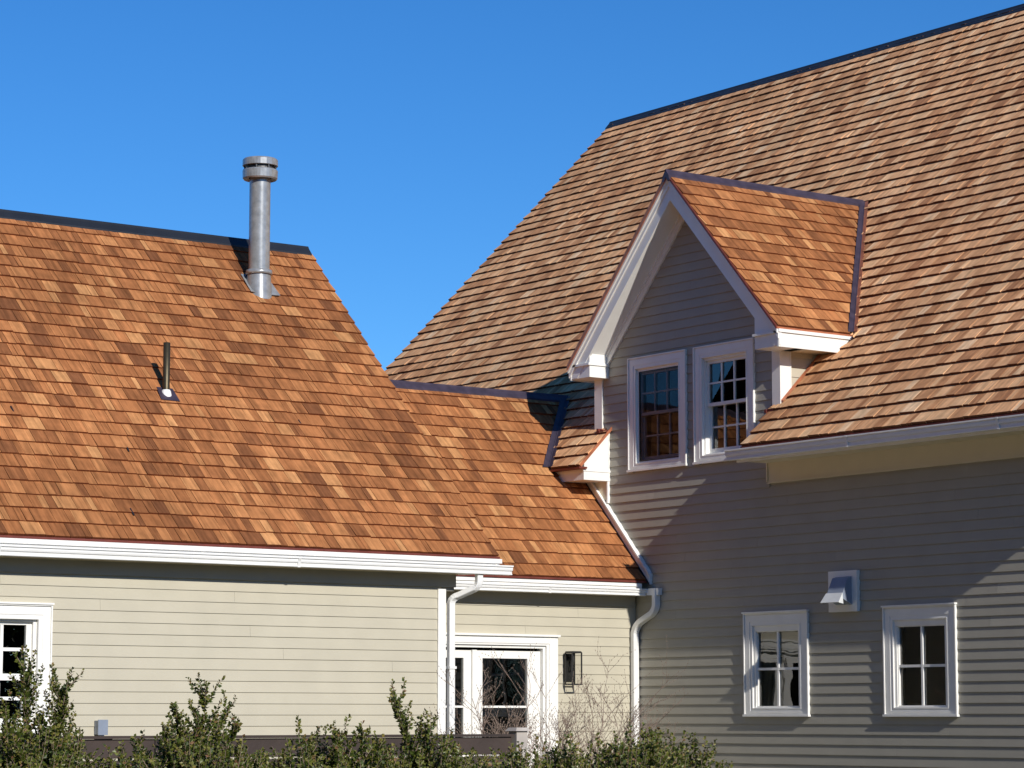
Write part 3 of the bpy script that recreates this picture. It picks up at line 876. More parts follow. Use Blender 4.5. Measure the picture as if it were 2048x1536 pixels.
# ------------------------------------------------------------------ LINK WING
link = thing('link_wing', (16.6, YK, 0), 'low recessed wing with glazed white door, joining the two taller house parts', 'house wing')
FK = Frame('y', YK, -1)
LE = 22.567; LEZ = link_z(LE)
lx0 = 14.75
def lvx(y): return K + link_z(y)
dk = MB()
dk.face([V(lx0, LE + .01, LEZ - .004), V(XW - .02, LE + .01, LEZ - .004), V(XW - .02, LY - .1, link_z(LY - .1)), V(XW - .02, LY, LZ - .004), V(lx0, LY, LZ - .004)])
dk.face([V(XW - .02, LY, LZ - .004), V(lvx(LY) - .02, LY, LZ - .004), V(XW - .02, K * 0 + LY - (LZ - (XW - K)) / LS, XW - K - .004)])
dk.face([V(lx0, LY, LZ - .004), V(lvx(LY), LY, LZ - .004), V(18.1, 25.6, link_z(25.6)), V(lx0, 26.77, LEZ)])
lroof = dk.build('roof', DECK, link)
Ll = math.hypot(1, LS)
def link_spans(v):
    y = LE + v / Ll
    z = link_z(y)
    if z < XW - K - .66: hi = XW - .035        # against the wall
    elif z < EZ + .0: hi = XW - .035
    else: hi = lvx(y) - .05
    return [(14.9, hi)]
rl = shingles(V(0, LE, LEZ), V(1, 0, 0), V(0, 1, LS).normalized(), (LY - LE) * Ll, link_spans)
for r_ in rl:
    pr = project(r_['q'][0])
    if pr and pr[0] < 775 + (pr[1] - 735) * .62: r_['area'] = 0
lay(rl, CEDAR_L, lroof, 290)
bxp('wall_end', SIDING, link, 14.9, XW - .05, 26.6, 26.62, 0, 3.0)
# wall with door opening
DX0, DX1 = 15.29, 17.40
dh = (DX0 + .10, DX1 - .10, .20, 2.36)
lcore = wall_panel(FK, link, 14.5, XW, 0, 3.05, [dh], SIDING)
clapboards(FK, lcore, .32, 2.80, lambda z: [(14.7, XW - .03)], [(DX0 + .03, DX1 - .03, .1, 2.40)], stuff_below=1.05)
bxp('foundation', CONC, link, 14.7, 15.2, YK - .0, YK + .2, -.1, .32)
bxp('door_step', CONC, link, 15.1, 17.6, YK - .9, YK, -.1, .16)
bxp('frieze_board', GREY_SIDING, link, 14.8, XW - .04, YK - .035, YK, 2.785, 2.90)  # darker colour than the other friezes, eave shadow painted in
m = MB(); m.box(14.8, XW - .04, YK - .05, YK, 2.90, 2.925); m.build('bed_moulding', TRIMB, link)
bxp('soffit', TRIMB, link, 14.8, XW - .02, LE + .03, YK, 2.925, 2.940)
m = MB(); m.box(14.9, 18.40, LE + .004, LE + .03, 2.925, 3.035); m.build('fascia', WHITE, link)
m = MB(); m.box(15.0, 18.385, LE - .012, LE + .004, 3.0, 3.032); m.build('fascia_moulding', WHITE, link)
gutter(link, FK, 15.55, 18.43, 2.898, 2.975, .21)
bxp('drip_edge', DCOPPER, link, 14.95, 18.47, LE - .012, LE + .03, LEZ - .024, LEZ - .002)
cap_strip(link, (15.3, LY, LZ), (lvx(LY) + .03, LY, LZ), (0, -1, -LS), (0, 1, -LS), .085, PURPLE)
# valley to the main roof
vy = LY - (LZ - EZ) / LS
valley(link, (EX, vy, EZ), (lvx(LY), LY, LZ), V(-1, 0, 0), V(0, -1, 0), (.08, .07), PURPLE, PURPLE)
m = MB(); m.tube([(EX, vy, EZ + .03), (lvx(LY), LY, LZ + .035)], .013, 6); m.build('valley_rib', PURPLE, link)
# skirt board following the slope on the main wall
ya, yb = 22.50, 23.62
za, zb = link_z(ya), link_z(yb)
m = MB(); m.prism([(XW - .055, ya, za + .03), (XW - .055, yb, zb + .03), (XW - .055, yb, zb + .15), (XW - .055, ya, za + .15)], (.052, 0, 0)); m.build('skirt_board', WHITE, link)
m = MB(); m.prism([(XW - .075, ya, za + .135), (XW - .075, yb, zb + .135), (XW - .075, yb, zb + .16), (XW - .075, ya, za + .16)], (.02, 0, 0)); m.build('skirt_cap', WHITE, link)
m = MB(); m.prism([(XW - .062, ya, za + .016), (XW - .062, yb, zb + .016), (XW - .062, yb, zb + .045), (XW - .062, ya, za + .045)], (.01, 0, 0)); m.build('step_flashing', SLATE, link)

# french door
door = MB(); ring(FK, door, DX0, DX1, .20, 2.44, .155, 0, .034, wt=.095, wb=0)
ring(FK, door, DX0 + .02, DX1 - .02, .20, 2.42, .10, .034, .042, wt=.055, wb=0)
door = door.build('door_frame', WHITE, link)
m = MB(); FK.box(m, DX0 - .015, DX1 + .015, 2.44, 2.462, 0, .062); m.build('drip_cap', WHITE, door)
m = MB(); ring(FK, m, DX0 + .155, DX1 - .155, .20, 2.345, .03, -.10, .01, wt=.03, wb=.03); m.build('jamb', WHITE, door)
xm = 16.335
for (a, b, ga, gb) in ((DX0 + .185, xm, 15.63, 16.214), (xm + .004, DX1 - .185, 16.459, 17.049)):
    leaf = MB()
    FK.box(leaf, a, ga, .22, 2.285, -.09, -.045); FK.box(leaf, gb, b, .22, 2.285, -.09, -.045)
    FK.box(leaf, ga, gb, 2.205, 2.285, -.09, -.045); FK.box(leaf, ga, gb, .22, .45, -.09, -.045)
    lf = leaf.build('door', WHITE, link)
    n_ = 4; hh = (2.205 - .45) / 3.5
    zz = 2.205
    while zz > .46:
        zn = max(zz - .508, .45)
        p_ = MB(); p_.face([FK.P(ga, zn, -.065), FK.P(gb, zn, -.065), FK.P(gb, zz, -.065 + .001), FK.P(ga, zz, -.065)]); p_.build('pane', GLASS, lf)
        if zn > .46:
            b_ = MB(); FK.box(b_, ga, gb, zn - .011, zn + .011, -.082, -.048); b_.build('glazing_bar', WHITE, lf)
        zz = zn
m = MB(); FK.box(m, xm - .028, xm + .03, .22, 2.29, -.045, -.015); m.build('astragal', WHITE, door)
m = MB(); m.tube([FK.P(16.40, 1.18, -.045), FK.P(16.40, 1.18, .015)], .012, 8); m.tube([FK.P(16.40, 1.18, .01), FK.P(16.51, 1.18, .01)], .009, 8); m.build('door_handle', BLACK, door)
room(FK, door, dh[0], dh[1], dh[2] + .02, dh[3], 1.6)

# ------------------------------------------------------------------ LEFT WING
left = thing('left_wing', (12.0, YL, 0), 'beige clapboard wing with orange cedar roof carrying the steel flue', 'house wing')
FL = Frame('y', YL, -1)
LYE = 20.866; LEZ2 = 3.135
RYL = 24.36; RZL = LEZ2 + (RYL - LYE)
RXE = 15.215; LX0 = 7.0
dk = MB()
dk.face([V(LX0, LYE + .01, LEZ2 - .004), V(RXE - .01, LYE + .01, LEZ2 - .004), V(RXE - .01, RYL, RZL - .004), V(LX0, RYL, RZL - .004)])
dk.face([V(LX0, RYL, RZL - .004), V(RXE - .01, RYL, RZL - .004), V(RXE - .01, 2 * RYL - LYE, LEZ2), V(LX0, 2 * RYL - LYE, LEZ2)])
lr = dk.build('roof', DECK, left)
rw = shingles(V(0, LYE, LEZ2), V(1, 0, 0), V(0, 1, 1).normalized(), (RYL - LYE) * q2, lambda v: [(LX0, RXE)])
lay(rw, CEDAR_L, lr, 298)
m = MB(); m.face([V(14.715, YL, 0), V(14.715, 27.6, 0), V(14.715, 27.6, 3.3), V(14.715, RYL, RZL - .1), V(14.715, YL, 3.3)])
m.face([V(LX0, YL, 0), V(LX0, 27.6, 0), V(LX0, 27.6, 3.3), V(LX0, RYL, RZL - .1), V(LX0, YL, 3.3)])
m.face([V(LX0, 27.6, 0), V(14.715, 27.6, 0), V(14.715, 27.6, 3.3), V(LX0, 27.6, 3.3)])
m.build('wall', SIDING, left)
WL = (9.474, 10.553, 1.475, 2.548)
hl = inner(WL)
lcr = wall_panel(FL, left, LX0, 14.715, 0, 3.05, [hl], SIDING)
clapboards(FL, lcr, .29, 2.845, lambda z: [(LX0, 14.70)], [(hl[0] - .045, hl[1] + .045, hl[2] - .03, hl[3] + .03)], stuff_below=1.05, maxlen=(4, 7))
bxp('foundation', CONC, left, LX0, 14.70, YL - .0, YL + .2, -.1, .29)
bxp('frieze_board', GREY_SIDING, left, LX0, 14.86, YL - .035, YL, 2.834, 2.955)  # eave shadow band deepened by the darker siding colour
m = MB(); m.box(LX0, 14.87, YL - .055, YL, 2.955, 2.978); m.build('bed_moulding', TRIMB, left)
bxp('frieze_return', GREY_SIDING, left, 14.72, 14.86, YL, YL + .15, 2.80, 2.955)  # same darkened colour, continues the painted eave shade
bxp('soffit', TRIMB, left, LX0, 15.19, LYE + .02, YL + .02, 2.978, 2.992)
bxp('end_soffit', TRIMB, left, 14.72, 15.19, YL + .02, YL + .30, 2.978, 2.992)
m = MB(); m.box(LX0, 15.235, LYE + .006, LYE + .03, 2.99, 3.112); m.build('fascia', WHITE, left)
m = MB(); m.box(LX0, 15.25, LYE - .016, LYE + .006, 3.068, 3.110); m.build('fascia_moulding', WHITE, left)
gutter(left, FL, LX0, 15.345, 2.955, 3.048, .235)
bxp('drip_edge', DCOPPER, left, LX0, RXE + .01, LYE - .014, LYE + .03, LEZ2 - .024, LEZ2 - .002)
m = MB(); m.prism([(RXE - .03, LYE, LEZ2 - .02), (RXE - .03, RYL, RZL - .02), (RXE - .03, RYL, RZL - .2), (RXE - .03, LYE, LEZ2 - .16)], (.022, 0, 0)); m.build('rake_board', WHITE, left)
m = MB(); m.prism([(14.72, YL, 3.02), (14.72, RYL, RZL - .2), (14.72, RYL, RZL - .22), (14.72, YL, 3.0)], (.47, 0, 0)); m.build('rake_soffit', WHITE, left)
cap_strip(left, (LX0, RYL, RZL), (RXE - .02, RYL, RZL), (0, -1, -1), (0, 1, -1), .108, SLATE)
bxp('corner_board', WHITE, left, 14.655, 14.745, YL - .03, YL, .28, 2.815)
bxp('corner_board', WHITE, left, 14.716, 14.745, YL, YL + .09, .28, 2.80)
o = casing(FL, left, *WL, .105, cap=True)
u0, u1, z0, z1 = hl
zm = 1.935
m = MB(); ring(FL, m, u0 + .012, u1 - .012, z0, z1 - .012, .03, -.12, -.012, wt=.02, wb=.02); m.build('frame', WHITE, o)
sash(FL, o, u0 + .042, u1 - .042, zm - .03, z1 - .02, .05, -.045, 3, 2, .030, rail=(.055, .04))
sash(FL, o, u0 + .042, u1 - .042, z0 + .01, zm + .03, .056, -.085, 3, 2, .030, rail=(.045, .045))
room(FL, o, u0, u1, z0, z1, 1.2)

rj = random.Random(3)
for (x_, y_) in ((10.62, 22.05), (10.05, 21.25), (11.63, 21.72), (11.35, 21.08), (13.75, 22.15), (10.9, 23.2)):
    z_ = LEZ2 + (y_ - LYE) + .028; d_ = V(rj.uniform(-.08, .08), 1, 1).normalized()
    m = MB(); a_ = V(x_, y_, z_); m.tube([a_, a_ + d_ * rj.uniform(.05, .10)], .008, 5); m.build('roof_bracket', SLATE, left)

# ------------------------------------------------------------------ THINGS ON THE HOUSES
# flue
fx, fy = 14.225, 23.775
fz = LEZ2 + (fy - LYE)
flue = thing('chimney_flue', (fx, fy, fz), 'galvanised round flue with flat cap on the left roof ridge', 'flue pipe')
m = MB(); m.lathe((fx, fy), [(.111, fz - .12), (.111, 7.26)], 32); m.build('pipe', GALV, flue, smooth=True)
m = MB(); m.lathe((fx, fy), [(.111, 6.20), (.138, 6.195), (.141, 6.215), (.138, 6.24), (.111, 6.25)], 32); m.build('storm_collar', GALV, flue, smooth=True)
m = MB(); m.lathe((fx, fy), [(.145, fz - .12), (.136, fz), (.124, 6.195)], 28); m.build('boot', GALV, flue, smooth=True)
nn = V(0, -1, 1).normalized(); vv = V(0, 1, 1).normalized(); c0 = V(fx, fy, fz) + nn * .027
m = MB()
pl = [c0 + V(-.15, 0, 0) - vv * .10, c0 + V(.02, 0, 0) - vv * .13, c0 + V(.20, 0, 0) - vv * .12, c0 + V(.17, 0, 0) + vv * .2, c0 + V(-.15, 0, 0) + vv * .2]
m.hexa(pl, [p + nn * .006 for p in pl]); m.build('flashing_plate', GALV, flue)
m = MB(); m.lathe((fx, fy), [(.0, 7.445), (.10, 7.442), (.172, 7.432), (.186, 7.418), (.187, 7.355), (.180, 7.350), (.180, 7.356), (.12, 7.356)], 36); m.build('cap_top', GALV, flue, smooth=False)
m = MB(); m.lathe((fx, fy), [(.12, 7.225), (.172, 7.208), (.184, 7.222), (.187, 7.30), (.181, 7.312), (.172, 7.300), (.12, 7.25)], 36); m.build('cap_band', GALV, flue)
m = MB(); m.lathe((fx, fy), [(.111, 7.25), (.15, 7.30), (.15, 7.357)], 28)
for k in range(8):
    t = k * math.pi / 4; m.box(fx + .168 * math.cos(t) - .006, fx + .168 * math.cos(t) + .006, fy + .168 * math.sin(t) - .006, fy + .168 * math.sin(t) + .006, 7.28, 7.37)
m.build('cap_core', GALVD, flue)
# soil pipe
px_, py_ = 12.375, 22.385; pz = LEZ2 + (py_ - LYE)
vent = thing('vent_pipe', (px_, py_, pz), 'thin bronze vent pipe with white boot, midway up left roof', 'vent pipe')
m = MB(); m.lathe((px_, py_), [(.034, pz - .05), (.034, 5.165), (.027, 5.167), (.026, 5.0)], 20); m.build('pipe', BRONZE, vent, smooth=True)
m = MB(); m.lathe((px_, py_), [(.062, pz - .06), (.056, pz - .005), (.046, pz + .04), (.0345, pz + .055)], 18); m.build('boot', WHITE, vent, smooth=True)
c0 = V(px_, py_, pz) + nn * .022
m = MB(); pl = [c0 + V(-.10, 0, 0) - vv * .10, c0 + V(.10, 0, 0) - vv * .11, c0 + V(.09, 0, 0) + vv * .08, c0 + V(-.08, 0, 0) + vv * .09]
m.hexa(pl, [p + nn * .005 for p in pl]); m.build('flashing_plate', PURPLE, vent)
# exhaust hood on the main wall
hood = thing('exhaust_hood', (XW - .05, 19.46, 2.8), 'blue-grey metal exhaust hood on white block above the small windows', 'vent hood')
m = MB(); m.box(XW - .052, XW - .0, 19.262, 19.672, 2.632, 3.040); m.build('mounting_block', WHITE, hood)
ya_, yb_ = 19.335, 19.560
m = MB(); xs = XW - .052
prof = [(xs, 2.98), (xs - .05, 2.965), (xs - .13, 2.80), (xs - .13, 2.76), (xs, 2.70)]
m.prism([(a, ya_, b) for a, b in prof], (0, yb_ - ya_, 0)); m.build('hood', HOODM, hood)
m = MB()
fl = [V(xs - .128, ya_ - .006, 2.81), V(xs - .128, yb_ + .006, 2.81), V(xs - .195, yb_ + .02, 2.715), V(xs - .195, ya_ - .02, 2.715)]
m.hexa(fl, [p + V(-.004, 0, .004) for p in fl])
for y_ in (ya_ - .004, yb_ + .004):
    dy_ = -.016 if y_ < 19.4 else .016
    q = [V(xs - .128, y_, 2.81), V(xs - .195, y_ + dy_, 2.715), V(xs - .135, y_ + dy_, 2.705)]
    m.face(q)
m.build('hood_flap', FLAP_LIT, hood)
# wall lantern
lan = thing('wall_lantern', (17.57, YK, 2.1), 'black open-frame box lantern on wall right of the white door', 'wall lamp')
lx, ly = 17.545, YK - .115
bxp('back_plate', BLACK, lan, lx - .055, lx + .055, YK - .032, YK - .017, 1.97, 2.26)
hw, hd, z0, z1 = .062, .062, 1.935, 2.275
m = MB()
for sx in (-1, 1):
    for sy in (-1, 1):
        m.box(lx + sx * hw - .006, lx + sx * hw + .006, ly + sy * hd - .006, ly + sy * hd + .006, z0, z1)
for zz in (z0, z1):
    for s_ in (-1, 1):
        m.box(lx - hw, lx + hw, ly + s_ * hd - .0055, ly + s_ * hd + .0055, zz - .006, zz + .006)
        m.box(lx + s_ * hw - .0055, lx + s_ * hw + .0055, ly - hd, ly + hd, zz - .0065, zz + .0065)
m.build('cage', BLACK, lan)
bxp('top_plate', BLACK, lan, lx - .06, lx + .06, ly - .06, ly + .062, z1 + .0065, z1 + .014)
bxp('arm', BLACK, lan, lx - .014, lx + .014, ly + .06, YK - .03, z1 - .07, z1 - .045)
m = MB(); m.tube([(lx, ly, z1), (lx, ly, z1 - .10)], .014, 10); m.build('socket', BLACK, lan)
m = MB(); m.lathe((lx, ly), [(.001, z1 - .17), (.014, z1 - .16), (.018, z1 - .13), (.012, z1 - .10)], 12); m.build('bulb', LGLASS, lan, smooth=True)
m = MB()
for s_ in (-1, 1):
    m.face([(lx - hw, ly + s_ * hd * .93, z0), (lx + hw, ly + s_ * hd * .93, z0), (lx + hw, ly + s_ * hd * .93, z1), (lx - hw, ly + s_ * hd * .93, z1)])
m.build('glass_panel', LGLASS, lan)
# downspouts
dsl = thing('downspout', (14.83, YL + .05, 0), 'white downspout with kinked elbow at corner of left wing', 'downspout', 'downspouts')
def bez(a, b, c, n=5): return [Vector(a) * (1 - t) ** 2 + Vector(b) * 2 * t * (1 - t) + Vector(c) * t * t for t in [k / n for k in range(n + 1)]]
pts = [V(14.985, 20.865, 2.97)] + bez((14.985, 20.865, 2.90), (14.985, 20.865, 2.845), (14.95, 20.90, 2.815), 4) + bez((14.86, 21.02, 2.755), (14.812, 21.075, 2.735), (14.808, 21.08, 2.68), 4) + [V(14.808, 21.08, .25)]
m = MB(); m.rpath(pts, .066, .055, (1, 0, 0)); m.build('pipe', GUTTER, dsl)
bxp('strap', GUTTER, dsl, 14.766, 14.850, 21.044, 21.115, 2.05, 2.075)
dsr = thing('downspout', (18.43, YK - .08, 0), 'white downspout in inner corner beside the main house wall', 'downspout', 'downspouts')
pts = [V(18.455, 22.40, 2.975), V(18.455, 22.40, 2.86)] + bez((18.455, 22.40, 2.80), (18.455, 22.41, 2.74), (18.45, 22.47, 2.70), 4) + bez((18.44, 22.63, 2.63), (18.435, 22.72, 2.59), (18.435, 22.745, 2.50), 4) + [V(18.435, 22.745, .25)]
m = MB(); m.rpath(pts, .075, .062, (1, 0, 0)); m.build('pipe', GUTTER, dsr)
m = MB(); m.box(18.43, 18.482, 22.33, 22.53, 2.905, 2.975); m.box(18.425, 18.482, 22.325, 22.50, 2.958, 2.977); m.build('outlet_box', GUTTER, dsr)
for par, fr_, dd_, zb_, zt_, us in ((left, FL, .235, 2.955, 3.048, (9.9, 12.9)), (link, FK, .21, 2.898, 2.975, (17.1,)), (house, FX, .425, 4.215, 4.325, (18.9, 16.9))):
    for u_ in us:
        m = MB(); P_ = fr_.P
        prof_ = [(.0, zb_ - .0015), (.0615, zb_ - .0015), (.0615, zb_ + .014), (.0675, zb_ + (zt_ - zb_) * .46), (.0715, zb_ + (zt_ - zb_) * .62), (.0835, zt_ - .012), (.0835, zt_ + .0012), (0, zt_ - .019)]
        m.prism([P_(u_, z_, dd_ + a_) for a_, z_ in prof_], P_(u_ + .03, 0, 0) - P_(u_, 0, 0)); m.build('gutter_joint', GUTTER, par)
# small box on the left wing's wall
ob = thing('outlet_box', (11.05, YL - .02, 1.5), 'small grey outlet box low on the left wing wall', 'outlet box')
bxp('body', HOODM, ob, 11.0, 11.085, YL - .09, YL - .018, 1.44, 1.56)
bxp('lid', HOODM, ob, 10.995, 11.09, YL - .10, YL - .09, 1.435, 1.568)

# ------------------------------------------------------------------ FENCE AND POST
FY = 16.0
fence = thing('board_fence', (9, FY, 0), 'low dark brown horizontal board fence behind the hedge', 'fence')
zt = 1.468; k = 0; rr = random.Random(11)
bxp('top_rail', FENCEM, fence, 6.4, 11.79, FY - .03, FY + .03, zt - .02, zt)
zz = zt - .022
while zz > .05:
    hgt = .128
    x = 6.4
    while x < 11.75:
        L = min(rr.choice((1.8, 2.4)), 11.78 - x)
        bxp('fence_board', FENCEM, fence, x, x + L - .006, FY - .012 + rr.uniform(-.002, .002), FY + .012, max(zz - hgt, .02), zz)
        x += L
    zz -= hgt + .014
for x in (6.6, 8.4, 10.2, 11.75): bxp('fence_post', FENCEM, fence, x, x + .09, FY + .013, FY + .10, 0, zt - .02)
post = thing('gate_post', (11.87, FY, 0), 'pale weathered post at right end of the brown fence', 'post')
bxp('post', POSTM, post, 11.80, 11.90, FY - .05, FY + .05, 0, 1.49)
m = MB(); c_ = V(11.85, FY, 1.515)
m.hexa([V(11.78, FY - .07, 1.49), V(11.92, FY - .07, 1.49), V(11.92, FY + .07, 1.49), V(11.78, FY + .07, 1.49)], [V(11.80, FY - .05, 1.515), V(11.90, FY - .05, 1.515), V(11.90, FY + .05, 1.515), V(11.80, FY + .05, 1.515)])
m.build('post_cap', POSTM, post)

# ------------------------------------------------------------------ SHRUBS
def leaf(m, p, d, s, rr, tone):
    side = d.cross(V(rr.uniform(-1, 1), rr.uniform(-1, 1), rr.uniform(-1, 1)))
    if side.length < 1e-3: return
    side.normalize(); nrm = d.cross(side)
    w_ = s * .36
    a = p; b = p + d * s * .5 + side * w_ + nrm * s * .10; c = p + d * s; e = p + d * s * .5 - side * w_ + nrm * s * .10
    i = len(m.v); m.v += [tuple(a), tuple(b), tuple(c), tuple(e)]
    m.f.append((i, i + 1, i + 2)); m.f.append((i, i + 2, i + 3)); m.t += [tone, tone]; m.uv += [[(0, 0)] * 3, [(0, 0)] * 3]

def shoot(lm, sm, p, d, L, rr, bend=.15, s=.018, dens=1.0, tipc=0.0, bare=0.0):
    n = max(4, int(L / .028)); pts = [p.copy()]; q = p.copy(); dd = d.normalized()
    for k in range(n):
        dd = (dd + V(rr.uniform(-1, 1), rr.uniform(-1, 1), rr.uniform(-.4, 1)) * bend).normalized()
        q = q + dd * (L / n); pts.append(q.copy())
    sm.tube(pts, [.0022 * (1 - .6 * k / n) for k in range(n + 1)], 3, caps=False)
    nl = int(L / .0042 * dens)
    for k in range(nl):
        t = bare + (1 - bare) * (k + rr.random()) / nl; f = t * n; i = min(int(f), n - 1)
        b = pts[i].lerp(pts[i + 1], f - i); ax = (pts[i + 1] - pts[i]).normalized()
        o_ = ax.orthogonal(); o_.rotate(Matrix.Rotation(rr.uniform(0, 6.283), 3, ax))
        ld = (ax * rr.uniform(.3, 1.0) + o_ * rr.uniform(.5, 1.1)).normalized()
        tn = min(1, max(0, rr.gauss(.45, .2) + tipc * (t > .75)))
        leaf(lm, b, ld, s * rr.uniform(.65, 1.2) * (1 - .35 * t), rr, tn)
    return pts

def shrub(x, y, h, r_, label, seed, tall=(), n=120, group='clipped hedge shrubs'):
    h += .055
    rr = random.Random(seed)
    t = thing('hedge_shrub', (x, y, 0), label, 'shrub', group)
    lm, sm = MB(), MB()
    for k in range(7):
        a = rr.uniform(0, 6.28); sm.tube([(x, y, 0), (x + .3 * r_ * math.cos(a), y + .3 * r_ * math.sin(a), h * .4), (x + .7 * r_ * math.cos(a), y + .7 * r_ * math.sin(a), h * .85)], [.014, .010, .006], 5, caps=False)
    for k in range(n):
        a = rr.uniform(0, 6.28); q = math.sqrt(rr.random()) * r_
        zb = h - .25 + rr.uniform(-.13, .03) + .05 * math.sin(a * 3 + seed) - .16 * (q / r_) ** 2
        out = q / r_
        d = V(math.cos(a) * out * .7, math.sin(a) * out * .7, 1)
        shoot(lm, sm, V(x + q * math.cos(a), y + q * math.sin(a), zb), d, rr.uniform(.16, .34), rr, s=.031, dens=.85, tipc=.15)
    for k in range(int(n * .8)):          # side and inner growth lower down
        a = rr.uniform(0, 6.28); q = math.sqrt(rr.random()) * r_
        d = V(math.cos(a), math.sin(a), rr.uniform(.2, 1.2))
        shoot(lm, sm, V(x + q * .8 * math.cos(a), y + q * .8 * math.sin(a), rr.uniform(.25, h - .25)), d, rr.uniform(.15, .3), rr, s=.027, dens=.6)
    for (dx, L, lean) in tall:
        L *= 1.5
        p = V(x + dx, y + rr.uniform(-.1, .1), h - .16)
        pts = shoot(lm, sm, p, V(lean * .9, -lean * .6, 1), L, rr, bend=.10, s=.030, dens=1.1, tipc=.15)
        for k in range(int(L / .021)):
            b = pts[int(len(pts) * rr.uniform(.0, .75))]
            a = rr.uniform(0, 6.28)
            shoot(lm, sm, b, V(math.cos(a) * .7, math.sin(a) * .7, 1), max(.08, L * rr.uniform(.18, .45)), rr, bend=.14, s=.028, dens=1.0, tipc=.2)
    lm.build('foliage', LEAF, t, kind='stuff')
    sm.build('branches', TWIG, t, kind='stuff')
    return t

HY = 11.5
def hx(px, y=HY):     # ground x under a picture column, for a row of plants at depth y
    d = FWD * 1.0 + RGT * ((px - 1024) / FPX); d.z = 0
    return d.x / d.y * y
plants = [   # picture column, crown height, radius, tall shoots, label
    (20, 1.40, .26, ((.05, .22, -.3),), 'hedge shrub furthest left, in front of the white window sash'),
    (105, 1.50, .24, ((-.03, .36, .0), (.03, .30, .25), (-.10, .2, -.2), (.09, .24, .3), (-.17, .22, -.5)), 'tallest hedge shrub, rising beside the left window casing'),
    (250, 1.36, .24, ((-.06, .06, .2), (.05, .06, .3)), 'low hedge shrub left of the twin-peaked one'),
    (395, 1.49, .26, ((-.06, .19, -.2), (.03, .26, .15), (.10, .20, .3), (.17, .14, .3), (-.12, .12, -.2), (0, .18, 0)), 'twin-peaked hedge shrub with yellowish shoots before the plain siding'),
    (545, 1.34, .25, ((.0, .12, -.2), (.1, .10, .2)), 'hedge shrub between the twin-peaked and the spiky one'),
    (690, 1.44, .26, ((-.12, .12, -.2), (.0, .16, .05), (.1, .14, .35), (.18, .10, .5)), 'spiky hedge shrub before the dark fence, left of the leaning shoot'),
    (850, 1.42, .26, ((-.02, .33, -.4), (.03, .20, .0), (.10, .12, .2)), 'hedge shrub with one long shoot leaning to the left'),
    (990, 1.34, .25, ((.0, .08, .0),), 'hedge shrub before the pale fence post'),
    (1120, 1.38, .25, ((.05, .10, .1),), 'hedge shrub in front of the white door casing'),
    (1235, 1.40, .24, ((-.05, .10, .1), (.08, .11, .2)), 'hedge shrub in front of the right downspout'),
    (1345, 1.42, .21, ((-.06, .14, -.1), (.10, .10, .3)), 'hedge shrub furthest right, before the grey shaded clapboards'),
]
for i, (px, h, r_, tall, lab) in enumerate(plants):
    shrub(hx(px), HY + random.uniform(-.1, .1), h, r_, lab, 100 + i, tall, n=235)

# leafless shrubs by the door
def bare(x, y, h, label, seed, spread=.5, n=9):
    rr = random.Random(seed)
    t = thing('bare_shrub', (x, y, 0), label, 'shrub', 'leafless shrubs by the door')
    sm, bm = MB(), MB()
    def grow(p, d, L, r0, depth):
        k_ = 6; pts = [p]; q = p; dd = d.normalized()
        for k in range(k_):
            dd = (dd + V(rr.uniform(-1, 1), rr.uniform(-1, 1), rr.uniform(-.7, .9)) * .16).normalized()
            q = q + dd * L / k_; pts.append(q)
        sm.tube(pts, [r0 * (1 - .5 * k / k_) for k in range(k_ + 1)], 4, caps=False)
        if depth >= 2:
            for b in pts[2::2]: bm.lathe((b.x, b.y), [(.0008, b.z - .005), (.0042, b.z), (.0008, b.z + .009)], 4)
        if depth == 4: return
        for k in range(rr.choice((3, 3, 4, 4)) if depth < 3 else rr.choice((1, 2, 2))):
            b = pts[rr.randrange(2, k_ + 1)]
            a = rr.uniform(0, 6.28)
            nd = (dd + V(math.cos(a), math.sin(a), rr.uniform(-.1, .5)) * rr.uniform(.5, .95))
            grow(b, nd, L * rr.uniform(.42, .66), r0 * .58, depth + 1)
    for k in range(n):
        a = rr.uniform(0, 6.28)
        grow(V(x + rr.uniform(-.06, .06), y + rr.uniform(-.06, .06), 0), V(math.cos(a) * spread, math.sin(a) * spread, 1), h * rr.uniform(.46, .62), .0085, 0)
    sm.build('branches', TWIG, t, kind='stuff'); bm.build('buds', BARK, t, kind='stuff')
bare(hx(1060, 19.6), 19.6, 2.05, 'taller leafless shrub with grey twigs in front of the white door', 3, .45, 16)
bare(hx(1185, 20.4), 20.4, 1.95, 'smaller leafless shrub right of the door, below the lantern', 8, .38, 12)

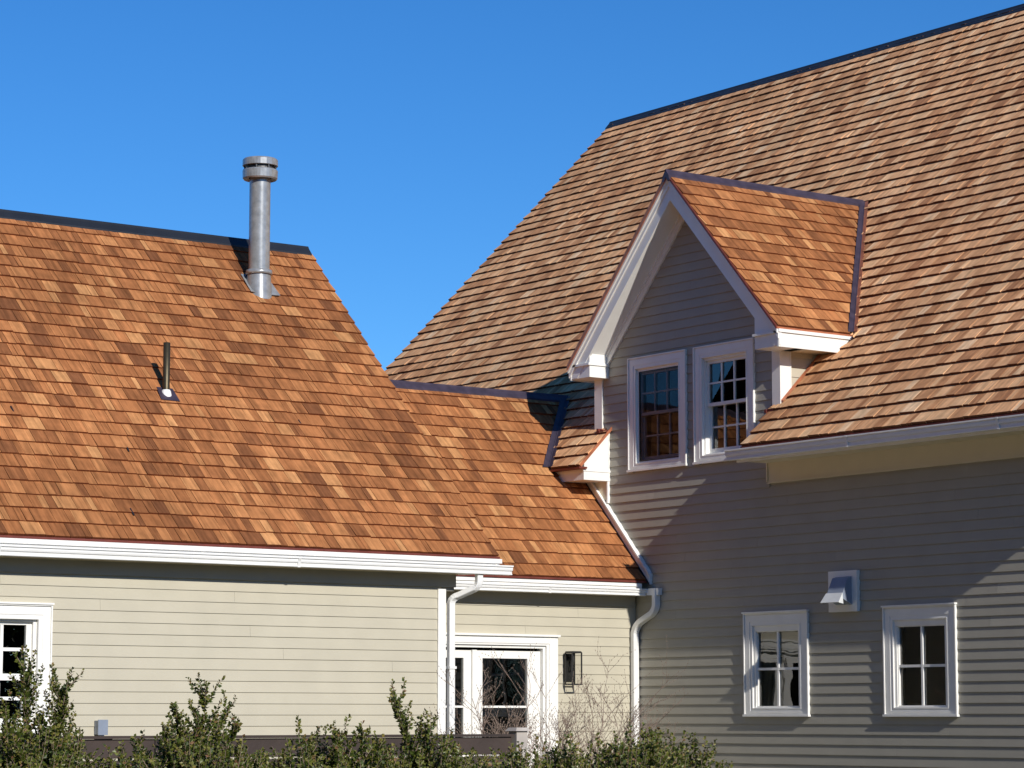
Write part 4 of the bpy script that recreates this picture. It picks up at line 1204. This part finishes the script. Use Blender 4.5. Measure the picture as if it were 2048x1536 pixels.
# ------------------------------------------------------------------ UNSEEN TREES (reflected in the panes; west belt added to deepen the shade)
def tree_belt(name, a, b, h0, h1, depth, n, seed):
    rr = random.Random(seed); m = MB()
    a, b = V(*a, 0), V(*b, 0); ax = (b - a); ln = ax.length; ax.normalize(); sd = V(-ax.y, ax.x, 0)
    crowns = []
    t = 0
    while t < ln:
        crowns.append((t, rr.uniform(-.5, .5) * depth, rr.uniform(h0, h1), rr.uniform(2.2, 3.6))); t += rr.uniform(1.6, 2.8)
    per = n // len(crowns)
    for t, o_, h, r_ in crowns:
        c = a + ax * t + sd * o_
        m.tube([c, c + V(0, 0, h * .9)], [.22, .05], 5, caps=False)
        for k in range(per):
            z = rr.random() ** .8 * h; w_ = r_ * (1 - (z / h) ** 1.6) + .25
            q = rr.uniform(0, 6.28); d = w_ * math.sqrt(rr.random())
            p = c + V(math.cos(q) * d, math.sin(q) * d, z)
            e1 = V(rr.uniform(-1, 1), rr.uniform(-1, 1), rr.uniform(-.6, .6)).normalized() * rr.uniform(.45, .9)
            e2 = e1.cross(V(rr.uniform(-1, 1), rr.uniform(-1, 1), rr.uniform(-1, 1))).normalized() * rr.uniform(.2, .45)
            i = len(m.v); m.v += [tuple(p), tuple(p + e1 * .5 + e2), tuple(p + e1), tuple(p + e1 * .5 - e2)]
            m.f.append((i, i + 1, i + 2, i + 3)); tn = rr.uniform(0, .6); m.t.append(tn); m.uv.append([(0, 0)] * 4)
    o = m.build(name, LEAF, None, kind='stuff')
    return o
tree_belt('unseen_evergreen_belt', (-12, -14), (-12, 42), 14, 19, 5, 34000, 21)  # out of view, added to cut sky light on the shaded main wall
tree_belt('unseen_evergreen_belt', (-10, -42), (60, -42), 9, 13, 5, 30000, 22)
def leafless_tree(x, y, h, seed):
    rr = random.Random(seed); m = MB()
    def grow(p, d, L, r0, depth):
        pts = [p]; q = p; dd = d.normalized()
        for k in range(5):
            dd = (dd + V(rr.uniform(-1, 1), rr.uniform(-1, 1), rr.uniform(-.4, .8)) * .14).normalized(); q = q + dd * L / 5; pts.append(q)
        m.tube(pts, [r0 * (1 - .5 * k / 5) for k in range(6)], 4, caps=False)
        if depth == 5: return
        for k in range(4 if depth else 6):
            b = pts[rr.randrange(2, 6)]; a = rr.uniform(0, 6.28)
            grow(b, dd + V(math.cos(a), math.sin(a), rr.uniform(0, .5)) * rr.uniform(.5, .9), L * rr.uniform(.45, .68), r0 * .55, depth + 1)
    grow(V(x, y, 0), V(0, 0, 1), h * .42, .28, 0)
    return m.build('leafless_grove', BARK, None, kind='stuff')
for k_, (x_, y_) in enumerate(((-20, 64), (-27, 78), (-14, 62), (-33, 88))): leafless_tree(x_, y_, 12 + k_, 40 + k_)
